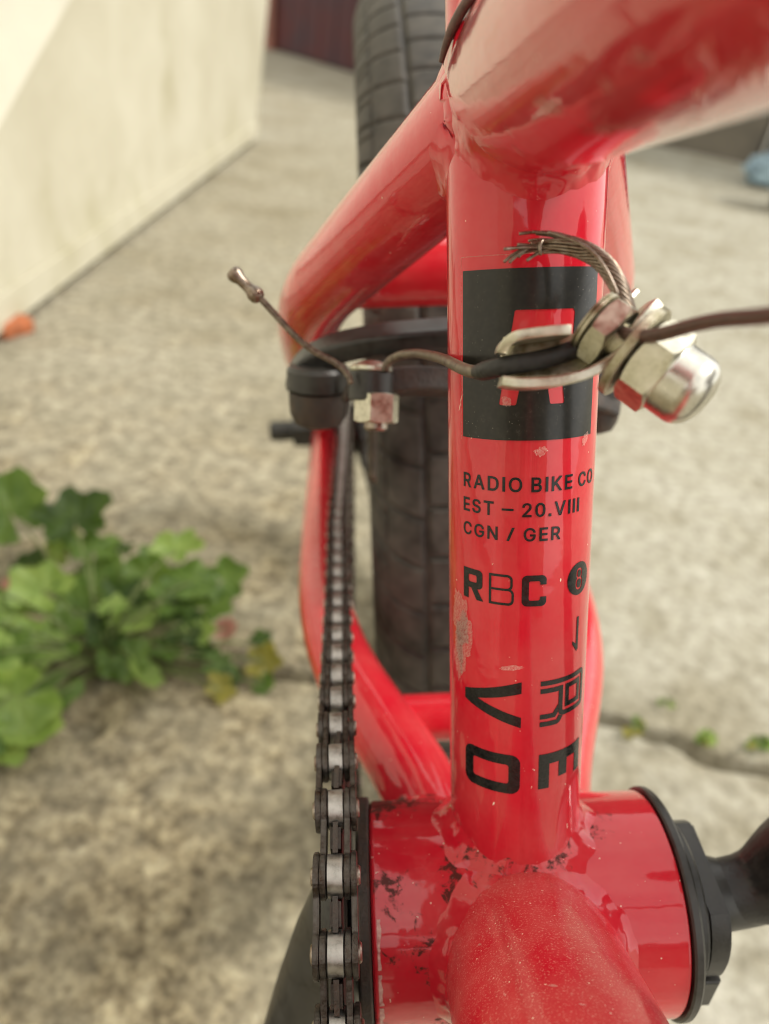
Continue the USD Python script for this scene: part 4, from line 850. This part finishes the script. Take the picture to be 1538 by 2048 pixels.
Tg = np.eye(4); Tg[:3, 0], Tg[:3, 1], Tg[:3, 2], Tg[:3, 3] = gx, gz0, gn, G0
GATE = thing('gate_leaf', G0, 'cream painted gate leaf standing open at the left over the concrete', 'gate')
sgn_g = 1 if (CAM - G0) @ gn > 0 else -1
add(GATE, 'panel', prism(leaf_poly, *sorted((-0.045 * sgn_g, 0.0)), Tg), 'cream_paint', smooth=False)
ca_, cb_ = on_gate(0, 250, .045 * sgn_g), on_gate(140, 0, .045 * sgn_g); dv = cb_ - ca_
up_poly = Polygon([tuple(ca_ - dv * 0.6), tuple(cb_ + dv * 2.0), tuple(cb_ + dv * 2.0 + V(-2, 0.2)), tuple(ca_ - dv * 0.6 + V(-1.5, 0.0))]).intersection(Polygon([(-1.9, .02), (3, .02), (3, H_ - .01), (-1.9, H_ - .01)]))
add(GATE, 'sheet', prism(up_poly, *sorted((0.002 * sgn_g, 0.045 * sgn_g)), Tg), 'cream_light', smooth=False)
add(GATE, 'bottom_rail', prism(Polygon([(-2.0, 0.004), tuple(c1 + V(-0.012, 0.004)), tuple(c1 + lean * .05 + V(-0.012, 0)), (-2.0, 0.055)]), *sorted((0.002 * sgn_g, 0.010 * sgn_g)), Tg), 'cream_paint', smooth=False)
bp = ground_at(14, 664)
br = boxmm(-.05, .05, -.028, .028, 0, .024, .006)
BR = thing('brick', bp, 'broken orange brick wedged under the cream gate leaf', 'brick')
add(BR, 'piece', place(br, frame(bp + V(-.018, 0.012, 0), V(0, 0, 1), V(.5, 1, 0))), 'brick_orange', smooth=40)

# far side of the yard
M0, M1 = ground_at(548, 100), ground_at(715, 150)
mx = unit(V(*(M1 - M0)[:2], 0)); mn = np.cross(mx, V(0, 0, 1))
Tm = np.eye(4); Tm[:3, 0], Tm[:3, 1], Tm[:3, 2], Tm[:3, 3] = mx, V(0, 0, 1), mn, M0
s_m = 1 if (CAM - M0) @ mn > 0 else -1
MG = thing('garage_door', M0, 'dark maroon metal garage door across the far side of the yard', 'door')
Lm = 2.3
add(MG, 'door_post', prism(sbox(-.10, 0, .03, 2.3), *sorted((-.05 * s_m, .035 * s_m)), Tm), 'rust_brown', smooth=False)
for k in range(9):
    add(MG, 'panel', prism(sbox(.035 + k * Lm / 9, .02, .025 + (k + 1) * Lm / 9, 2.2), *sorted((-.03 * s_m, (.0 + .001 * (k % 2)) * s_m)), Tm, .001), 'maroon_paint', smooth=False)
add(MG, 'threshold', prism(sbox(-.1, 0, Lm + .05, .018), *sorted((-.06 * s_m, -.031 * s_m)), Tm), 'dark_void', smooth=False)
FWL = thing('yard_wall', M0, 'grey rendered wall on the far side beside the garage door', 'wall')
wl0, wl1 = M0 + mx * (Lm + .05), ground_at(1505, 332)
wx = unit(V(*(wl1 - wl0)[:2], 0)); wn = np.cross(wx, V(0, 0, 1)); Tw = np.eye(4); Tw[:3, 0], Tw[:3, 1], Tw[:3, 2], Tw[:3, 3] = wx, V(0, 0, 1), wn, wl0
Lw = np.linalg.norm((wl1 - wl0)[:2]); s_w = 1 if (CAM - wl0) @ wn > 0 else -1
add(FWL, 'wall', prism(sbox(0, 0, Lw, 2.2), *sorted((-.2 * s_w, 0)), Tw), 'grey_render', smooth=False)
add(FWL, 'coping', prism(sbox(-.02, 2.2, Lw + .02, 2.26), *sorted((-.24 * s_w, .04 * s_w)), Tw), 'grey_render', smooth=False)
WL2 = thing('dark_gate', wl1, 'black doorway at the far right edge of the yard', 'gate')
add(WL2, 'board', prism(sbox(Lw + .03, 0, Lw + 1.6, 2.1), *sorted((-.16 * s_w, -.02 * s_w)), Tw), 'dark_void', smooth=False)
WLL = thing('yard_wall', M0, 'grey wall behind the open gate leaf, left of the garage door', 'wall')
add(WLL, 'wall', prism(sbox(-5, 0, -.12, 2.2), *sorted((-.2 * s_m, 0)), Tm), 'grey_render', smooth=False)
bg = ground_at(1508, 372)
BAG = thing('plastic_bag', bg, 'crumpled pale blue plastic bag by the far right doorway', 'bag')
sp = trimesh.creation.icosphere(4, 1.0); vv = sp.vertices * V(.10, .09, .075); vv = vv * (0.7 + .6 * meshkit.fbm(sp.vertices * 2.4 + 5, 4, 3)[:, None]); vv[:, 2] = np.maximum(vv[:, 2], -.06) + .06
add(BAG, 'bag_body', trimesh.Trimesh(vv + bg + V(.05, .05, 0), sp.faces, process=False), 'pale_blue', smooth=50)
kn = ballhull([bg + V(.05, .05, .10), bg + V(.07, .05, .14)], [.012, .022], 8)
add(BAG, 'bag_knot', kn, 'pale_blue', smooth=50)
bi = ground_at(1560, 420)
BIN = thing('bucket', bi, 'black bucket at the right edge in front of the blue bag', 'bucket')
add(BIN, 'bucket_body', lathe([(.0, 0), (.085, 0), (.09, .005), (.115, .24), (.122, .245), (.122, .255), (.11, .255), (.085, .02), (0, .02)], bi + V(.06, 0.02, 0), V(0, 0, 1), n=40), 'dark_void', smooth=30)
hnd = np.array([bi + V(.06, .02, 0) + V(.118 * math.cos(a), 0.02 * math.sin(a), .25 + .10 * math.sin(a)) for a in np.linspace(0, math.pi, 20)])
add(BIN, 'handle', sweep(hnd, .003, n=8), 'alloy', smooth=True)
# unseen building added behind the lens to darken reflections in the red paint
ADDED_HOUSE = thing('added_house', V(0, -9, 0), 'unseen plastered building added behind the lens to dull the paint reflections', 'added_house')
hw = sbox(-6, 0, 6, 3.6)
for wx_ in (-3.6, 2.2): hw = hw.difference(sbox(wx_, .95, wx_ + 1.2, 2.3))
hw = hw.difference(sbox(-.9, 0, .1, 2.1))
Th = np.eye(4); Th[:3, 0], Th[:3, 1], Th[:3, 2], Th[:3, 3] = V(1, 0, 0), V(0, 0, 1), V(0, -1, 0), V(0, -9, 0)
add(ADDED_HOUSE, 'wall', prism(hw, 0, .35, Th), 'added_house_plaster', smooth=False)
for wx_ in (-3.6, 2.2):
    fr_ = add(ADDED_HOUSE, 'window', prism(sbox(wx_, .95, wx_ + 1.2, 2.3).difference(sbox(wx_ + .07, 1.02, wx_ + .565, 2.23)).difference(sbox(wx_ + .635, 1.02, wx_ + 1.13, 2.23)), .08, .15, Th), 'cream_paint', smooth=False)
    add(fr_, 'pane', prism(sbox(wx_ + .07, 1.02, wx_ + 1.13, 2.23), .10, .12, Th), 'window_dark', smooth=False)
add(ADDED_HOUSE, 'door', prism(sbox(-.89, .01, .09, 2.09), .10, .16, Th, .004), 'wood_dark', smooth=False)
rf = place(boxmm(-6.5, 6.5, 0, 3.6, 0, .14), frame(V(0, -3.8, 3.5), unit(V(0, .5, 1)), V(0, 1, 0)))
rp = trimesh.Trimesh(np.array([(x, y, z) for x in (-6.4, 6.4) for y, z in ((-8.55, 3.45), (-11.8, 5.3), (-11.8, 5.45), (-8.55, 3.6))]), np.array([[0, 1, 2], [0, 2, 3], [4, 6, 5], [4, 7, 6], [0, 4, 1], [1, 4, 5], [1, 5, 2], [2, 5, 6], [2, 6, 3], [3, 6, 7], [3, 7, 0], [0, 7, 4]]), process=False)
add(ADDED_HOUSE, 'roof', rp, 'roof_tile', smooth=False)

# ------------------------------------------------------------------ weeds in the crack
def leaf_mat(name, c, c2):
    mat(name, {'g': ('geometry', {}), 'n': ('noise_texture', {'scale': 60.0, 'detail': 4.0}), 'r': ('rgb_ramp', {'ramp': [(0.35, c2), (0.65, c)]}),
               'p': ('principled_bsdf', {'roughness': 0.45, 'specular_ior_level': 0.4}), 't': ('translucent_bsdf', {}), 'h': ('hsv', {'saturation': 1.1, 'value': 1.6, 'hue': 0.49, 'fac': 1.0}), 'm': ('mix_closure', {'fac': 0.35})},
        [('g.position', 'n.vector'), ('n.fac', 'r.fac'), ('r.color', 'p.base_color'), ('r.color', 'h.color'), ('h.color', 't.color'), ('p.BSDF', 'm.closure1'), ('t.BSDF', 'm.closure2')], surface='m.closure')
leaf_mat('leaf_green', (0.125, 0.20, 0.040), (0.070, 0.130, 0.022))
leaf_mat('leaf_bright', (0.27, 0.37, 0.095), (0.16, 0.25, 0.05))
leaf_mat('leaf_dark', (0.055, 0.10, 0.014), (0.028, 0.058, 0.008))
leaf_mat('leaf_yellow', (0.30, 0.27, 0.05), (0.18, 0.17, 0.03))
leaf_mat('leaf_pink', (0.46, 0.24, 0.19), (0.36, 0.17, 0.13))
leaf_mat('stem_green', (0.22, 0.26, 0.10), (0.13, 0.17, 0.05))
def leaf_mesh(r, seed):
    """round mallow leaf with scalloped edge, pleated along its veins"""
    g = np.random.default_rng(seed); nt, nr_ = 64, 6; g1, g2, g3 = g.random(3)
    th = np.linspace(-math.pi * .93, math.pi * .93, nt); v = []
    for k in range(nr_ + 1):
        q = k / nr_
        rr = r * q * (1 + .07 * np.abs(np.sin(th * 9.5)) * q ** 2 + (.06 + .12 * g1) * np.cos((5 if seed % 3 else 7) * th) * q + (.05 + .08 * g2) * np.sin(2 * th + seed))
        z = r * ((0.05 + 0.4 * g3) * q ** 2 + .07 * q * np.cos(7 * th) + .05 * q ** 2 * np.sin(2 * th + seed) + .03 * q * np.sin(11 * th + seed))
        v.append(np.stack([rr * np.cos(th), rr * np.sin(th), z], -1))
    v = np.array(v).reshape(-1, 3)
    i, j = np.meshgrid(np.arange(nr_), np.arange(nt - 1), indexing='ij')
    f = np.stack([i * nt + j, (i + 1) * nt + j, (i + 1) * nt + j + 1, i * nt + j + 1], -1).reshape(-1, 4)
    return v, f
def plant(name, root, leaves, label, stem_r=.0009, cat_='plant', size_k=1.0):
    P = thing(name, root, label, cat_)
    g = np.random.default_rng(int(abs(root[0]) * 1e4) + 5)
    for i, (x, y, h, rp_, m_, tilt) in enumerate(leaves):
        p = ground_at(x, y, h); dist = np.linalg.norm(p - CAM); r = rp_ * size_k / FPX * dist
        v, f = leaf_mesh(r, i + 3)
        out = V(*(p - root)[:2], 0); out = unit(out) if np.linalg.norm(out) > 1e-5 else V(0, -1, 0)
        toc = unit(CAM - p)
        nrm = unit(V(0, 0, 1) * (1 - tilt) + toc * tilt + g.normal(0, .28, 3))
        xa = unit(out - nrm * (out @ nrm)); ya = np.cross(nrm, xa)
        w = p + v[:, :1] * xa + v[:, 1:2] * ya + v[:, 2:] * nrm
        add(P, 'leaf', (w, f), m_, smooth=True)
        base_ = root + V(g.normal(0, .004), g.normal(0, .004), -.004); mid = (base_ + p) / 2 + V(0, 0, .35 * h + .006)
        add(P, 'stem', sweep(spline([base_, mid, p], 12), np.linspace(stem_r * 1.3, stem_r, 12), n=7), 'stem_green', smooth=True)
LG, LB, LD, LY, LP = 'leaf_green', 'leaf_bright', 'leaf_dark', 'leaf_yellow', 'leaf_pink'
big = [(20, 1025, .055, 82, LG, .6), (150, 1045, .060, 74, LD, .5), (185, 1100, .05, 52, LG, .3), (210, 1150, .04, 52, LG, .3),
       (85, 1180, .05, 62, LY if False else LB, .3), (40, 1225, .04, 66, LB, .4), (150, 1215, .035, 56, LG, .3), (355, 1102, .055, 54, LB, .15), (300, 1155, .045, 56, LG, .4), (385, 1165, .050, 64, LG, .5), (450, 1160, .045, 48, LG, .7), (340, 1200, .045, 54, LG, .35),
       (415, 1215, .035, 56, LG, .5), (365, 1245, .034, 52, LD, .5), (250, 1205, .038, 56, LD, .3), (265, 1235, .035, 60, LB, .25), (205, 1265, .03, 52, LD, .3), (125, 1275, .032, 56, LG, .3), (75, 1295, .03, 58, LB, .35), (10, 1300, .035, 60, LG, .4),
       (265, 1318, .025, 46, LG, .4), (285, 1350, .02, 44, LB, .3), (230, 1325, .018, 42, LG, .5), (400, 1300, .018, 30, LD, .3), (435, 1330, .015, 36, LG, .3), (440, 1378, .006, 34, LY, .3), (462, 1352, .008, 26, LD, .3),
       (522, 1290, .020, 34, LD, .4), (528, 1322, .016, 40, LY, .5), (528, 1368, .006, 26, LG, .3), (452, 1258, .02, 26, LP, .4), (100, 1385, .02, 58, LG, .3), (35, 1400, .03, 76, LB, .4), (60, 1455, .018, 64, LB, .3), (10, 1480, .016, 58, LB, .3), (15, 1350, .03, 62, LG, .4), (-60, 1180, .06, 90, LG, .4), (-80, 1330, .05, 90, LB, .4), (-40, 1440, .03, 80, LG, .3), (-150, 1250, .05, 90, LG, .4),
       (240, 1100, .028, 30, LD, .3), (20, 1170, .02, 24, LP, .3)]
big += [(300, 1120, .03, 34, LG, .4), (430, 1195, .03, 36, LB, .3), (180, 1160, .03, 40, LB, .4), (130, 1095, .035, 38, LB, .5), (60, 1130, .03, 36, LD, .4), (330, 1300, .02, 36, LG, .3), (225, 1215, .045, 36, LB, .4), (400, 1265, .03, 34, LB, .5)]
plant('mallow_weed', ground_at(215, 1335), big, 'broad leafy green weed growing out of the crack at the left', size_k=.80)
gq = np.random.default_rng(11)
def seedling(x, y, n, spread, size, label, mats):
    L = [(x + gq.normal(0, spread), y + gq.normal(0, spread * .6), gq.uniform(.003, .012), size * gq.uniform(.6, 1.2), mats[int(gq.integers(len(mats)))], gq.uniform(.2, .6)) for _ in range(n)]
    plant('seedling', ground_at(x, y), L, label, .0005)
seedling(1413, 1478, 6, 9, 12, 'small yellow green seedling in the crack nearest to the crank arm', [LB, LY, LB])
seedling(1518, 1487, 8, 16, 10, 'small green seedlings at the right edge behind the crank arm', [LB, LY, LG])
seedling(1335, 1402, 4, 10, 5, 'tiny green tuft above the crack at the right', [LG, LB])
seedling(1275, 1455, 6, 14, 9, 'tiny yellowed tuft in the crack right of the seat tube', [LY, LY, LG])

# small loose things
gs = spline([at(*p_) for p_ in [(846, 868, 300), (862, 896, 292), (872, 940, 285), (884, 1000, 281)]], 16) * V(1, 1, 1)
gs = np.array([c * .93 for c in gs]) 
tag(stage.GetPrimAtPath(add('/World', 'straw', lensmesh(sweep(gs, [.25, .5, .45, .5, .6, .5, .45, .4, .5, .6, .45, .4, .4, .35, .3, .2], n=7)), 'stem_dry', smooth=True)), 'dry pale stalk stuck to the rear tyre left of the seat tube', 'straw')
tw = np.array([stp(np.array(-1.6), np.array(158.6), SR + .6), stp(np.array(-2.0), np.array(157.2), SR + .7), stp(np.array(-2.4), np.array(155.9), SR + .5)])
tag(stage.GetPrimAtPath(add('/World', 'twig', bikemesh(sweep(tw, [.35, .5, .3], n=8)), 'twig_brown', smooth=True)), 'tiny brown twig stuck under the weld at the top of the seat tube', 'twig')
